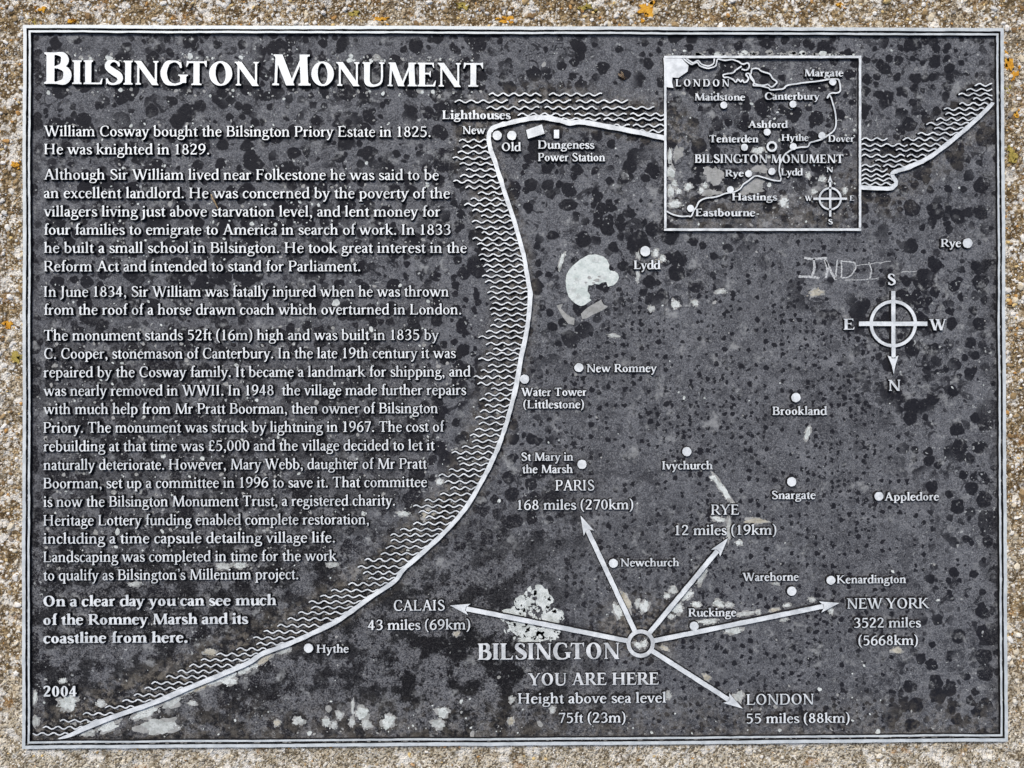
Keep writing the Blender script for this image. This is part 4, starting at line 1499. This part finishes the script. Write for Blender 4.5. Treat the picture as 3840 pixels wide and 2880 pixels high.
for t, l, r, y in LINES[:24]:
    for _ in range(int((r - l) / 24)):
        sp.append(blob(RNG.uniform(l, r), y - 23 - abs(RNG.normal(0, 6)), *speck(1.3, .7), RNG.uniform(0, 3), 12, .14))
for _ in range(230):
    sp.append(blob(RNG.uniform(95, 1045), 131 - abs(RNG.normal(0, 9)) if RNG.random() < .6 else 190 + abs(RNG.normal(0, 10)), *speck(1.6, .8), RNG.uniform(0, 3), 12, .14))
for _ in range(110):
    sp.append(blob(RNG.uniform(1436, 1860), 118 - abs(RNG.normal(0, 4)), *speck(2, .8), 0, 12, .14))
for _ in range(600):
    sp.append(blob(RNG.uniform(70, 2150), RNG.uniform(80, 1590), *speck(.9, .5), RNG.uniform(0, 3), 12, .14))
for _ in range(320):
    sp.append(blob(RNG.uniform(1445, 1850), RNG.uniform(130, 488), *speck(1.1, .6), RNG.uniform(0, 3), 12, .14))
for _ in range(150):
    sp.append(blob(RNG.uniform(70, 1900), 1590 - RNG.exponential(45), *speck(1.5, .6), RNG.uniform(0, 3), 12, .14))
for _ in range(200):
    k = RNG.integers(6, len(COAST_W) - 2)
    x, y, _w = COAST_W[k]
    sp.append(blob(x - RNG.uniform(8, 85), y + RNG.uniform(-20, 20), *speck(1.1, .6), 0, 12, .14))
tag(patch(sp[::3], LICHEN, .0002, name='pale_lichen_specks'), kind='stuff')
tag(patch(sp[1::3] + sp[2::3], LICHEN_GREY, .00018, name='grey_lichen_specks'), kind='stuff')

# lichen and grit lodged in the groove of the moulded edge
sp = []
for _ in range(420):
    side_ = RNG.random()
    e = .0030 + RNG.uniform(.0002, .0018)
    if side_ < .5:
        x, y = RNG.uniform(-PW, PW), -(PH - e)
    elif side_ < .72:
        x, y = RNG.uniform(-PW, PW), PH - e
    else:
        x, y = (PW - e) * (1 if side_ < .86 else -1), RNG.uniform(-PH, PH)
    r = .0002 + RNG.exponential(.00035)
    a = np.arange(9) * 2 * math.pi / 9
    st_ = RNG.uniform(1, 3.5) if side_ < .72 else 1
    P = np.concatenate([[(x, y)], np.stack([x + r * st_ * np.cos(a), y + min(r, .0007) * np.sin(a) * (1 if side_ < .72 else 2)], 1)])
    sp.append(finish(P, [(0, 1 + i, 1 + (i + 1) % 9) for i in range(9)]))
tag(patch(sp, LICHEN_GREY, .0012, name='groove_grit'), kind='stuff')

# letters scratched into the paint
q = Rg(1474.7, 553)
SCR = [[(798, 8), (860, 16), (945, 8)], [(858, 14), (862, 70), (850, 125)], [(760, 130), (830, 132), (895, 140)], [(930, 20), (945, 80), (935, 140)], [(935, 25), (965, 90), (1000, 150)], [(1000, 150), (1005, 80), (1010, 20)],
       [(1035, 25), (1040, 90), (1035, 140)], [(1040, 30), (1120, 40), (1128, 80), (1090, 130), (1040, 140)], [(1215, 40), (1232, 90), (1222, 150)], [(1130, 60), (1250, 45), (1360, 30)], [(1060, 155), (1200, 150), (1280, 140)], [(1430, 100), (1525, 98)]]
sh = []
for i, s in enumerate(SCR):
    w = 5.0 if i in (0, 1, 2, 3, 4) else (2.6 if i < 9 else 1.5)
    sh.append(strip(wob(smooth([q(*p) + (w,) for p in s], 8), .4)))
relief('scratched_letters', sh, plaque, Z_PANEL + .00022, Z_PANEL - .0004, .0001, SCRATCH, SCRATCH, 0)

# orange and olive lichens on the concrete
zc = Z_STONE + .0004
for x, y, rx, ry, m in ((1402, 13, 19, 13, 0), (1098, 38, 18, 6, 0), (819, 38, 15, 7, 0), (83, 13, 7, 5, 0), (145, 39, 6, 4, 0), (64, 44, 17, 8, 1), (23, 352, 7, 6, 0), (2186, 128, 9, 17, 0), (2196, 158, 10, 10, 0), (2181, 197, 7, 15, 1),
                        (2203, 243, 7, 6, 0), (1820, 3, 6, 4, 0), (25, 772, 14, 12, 1), (8, 700, 8, 9, 0), (1931, 1636, 5, 4, 0), (290, 1622, 5, 3.5, 0), (762, 22, 9, 6, 1), (1000, 6, 12, 6, 1), (1268, 8, 12, 6, 1), (2195, 330, 8, 16, 1)):
    a = blob(x, y, rx, ry, RNG.uniform(-.3, .3), 30, .4)
    relief('orange_lichen' if m == 0 else 'olive_lichen', [a] + [blob(x + RNG.normal(0, rx), y + RNG.normal(0, ry), rx * .25, ry * .3, 0, 12, .35) for _ in range(3)], plinth, zc + float(RNG.uniform(.0003, .0009)), Z_STONE - .0015, .0004,
           LICHEN_ORANGE if m == 0 else LICHEN_OLIVE, LICHEN_ORANGE if m == 0 else LICHEN_OLIVE, .0003)


# ---------------------------------------------------------------- a fly, and a bit of dry stalk
def tube(pts, seg=10):
    """pts: (x, y, z, radius)"""
    V, F = [], []
    P = np.array(pts, float)
    T = np.gradient(P[:, :3], axis=0)
    for k in range(len(P)):
        t = mathutils.Vector(T[k]).normalized()
        u = t.orthogonal().normalized() if abs(t.z) > .9 else t.cross(mathutils.Vector((0, 0, 1))).normalized()
        w = t.cross(u)
        for i in range(seg):
            a = 2 * math.pi * i / seg
            v = mathutils.Vector(P[k, :3]) + (u * math.cos(a) + w * math.sin(a)) * P[k, 3]
            V.append(tuple(v))
    for k in range(len(P) - 1):
        for i in range(seg):
            j = (i + 1) % seg
            F.append((k * seg + i, k * seg + j, (k + 1) * seg + j, (k + 1) * seg + i))
    F.append(tuple(range(seg))[::-1])
    F.append(tuple((len(P) - 1) * seg + i for i in range(seg)))
    return V, F


def make_fly():
    x, y = S(1345.5, 164)
    f = empty('fly', (x, y, Z_PANEL + .0001))
    tag(f, 'small brown fly resting on the dark ground left of the inset map', 'fly')
    d = mathutils.Vector((.62, -.78, 0)).normalized()
    n = mathutils.Vector((-d.y, d.x, 0))

    def at(a, s, z):
        p = mathutils.Vector((x, y, Z_PANEL)) + d * a + n * s
        return (p.x, p.y, Z_PANEL + z)
    body = [at(a, 0, z) + (r,) for a, z, r in ((-.0034, .0009, .0002), (-.0027, .0011, .0008), (-.0012, .0013, .00115), (0, .0013, .0010), (.0006, .0013, .0008), (.0012, .0014, .0011), (.0020, .0014, .0010), (.0024, .0013, .0005),
                                               (.0027, .0013, .0009), (.0033, .0012, .0008), (.0037, .0011, .0002))]
    V, F = tube(body)
    mesh('body', V, F, [FLYB], f, smooth=True)
    for s in (-1, 1):
        w = [at(.0012, s * .0006, .0023), at(-.0005, s * .0017, .0023), at(-.0026, s * .0024, .0021), at(-.0046, s * .0022, .0019), at(-.0048, s * .0013, .0019), at(-.0030, s * .0006, .0021), at(-.0008, s * .0003, .0023)]
        Vw = w + [(p[0], p[1], p[2] - .00006) for p in w]
        k = len(w)
        Fw = [tuple(range(k)), tuple(range(k, 2 * k))[::-1]] + [(i, (i + 1) % k, k + (i + 1) % k, k + i) for i in range(k)]
        mesh('wing', Vw, Fw, [FLYW], f)
        for a0, a1 in ((.0020, .0040), (.0012, .0010), (.0004, -.0022)):
            V, F = tube([at(a0, s * .0007, .0011) + (.00014,), at((a0 + a1) / 2, s * .0020, .0015) + (.00012,), at(a1, s * .0030, .0001) + (.00008,)], 6)
            mesh('leg', V, F, [FLYB], f)


make_fly()

V, F = tube([S(456, 420) + (Z_PANEL + .0032, .0004), S(459, 428) + (Z_PANEL + .0031, .0007), S(463, 436) + (Z_PANEL + .0024, .0008), S(466, 443) + (Z_PANEL + .0012, .0006), S(469, 449) + (Z_PANEL + .0006, .0003)], 7)
st = mesh('stalk_fragment', V, F, [STRAW])
tag(st, 'tiny tan fragment of dry stalk lying across the fourth line of text', 'stalk')
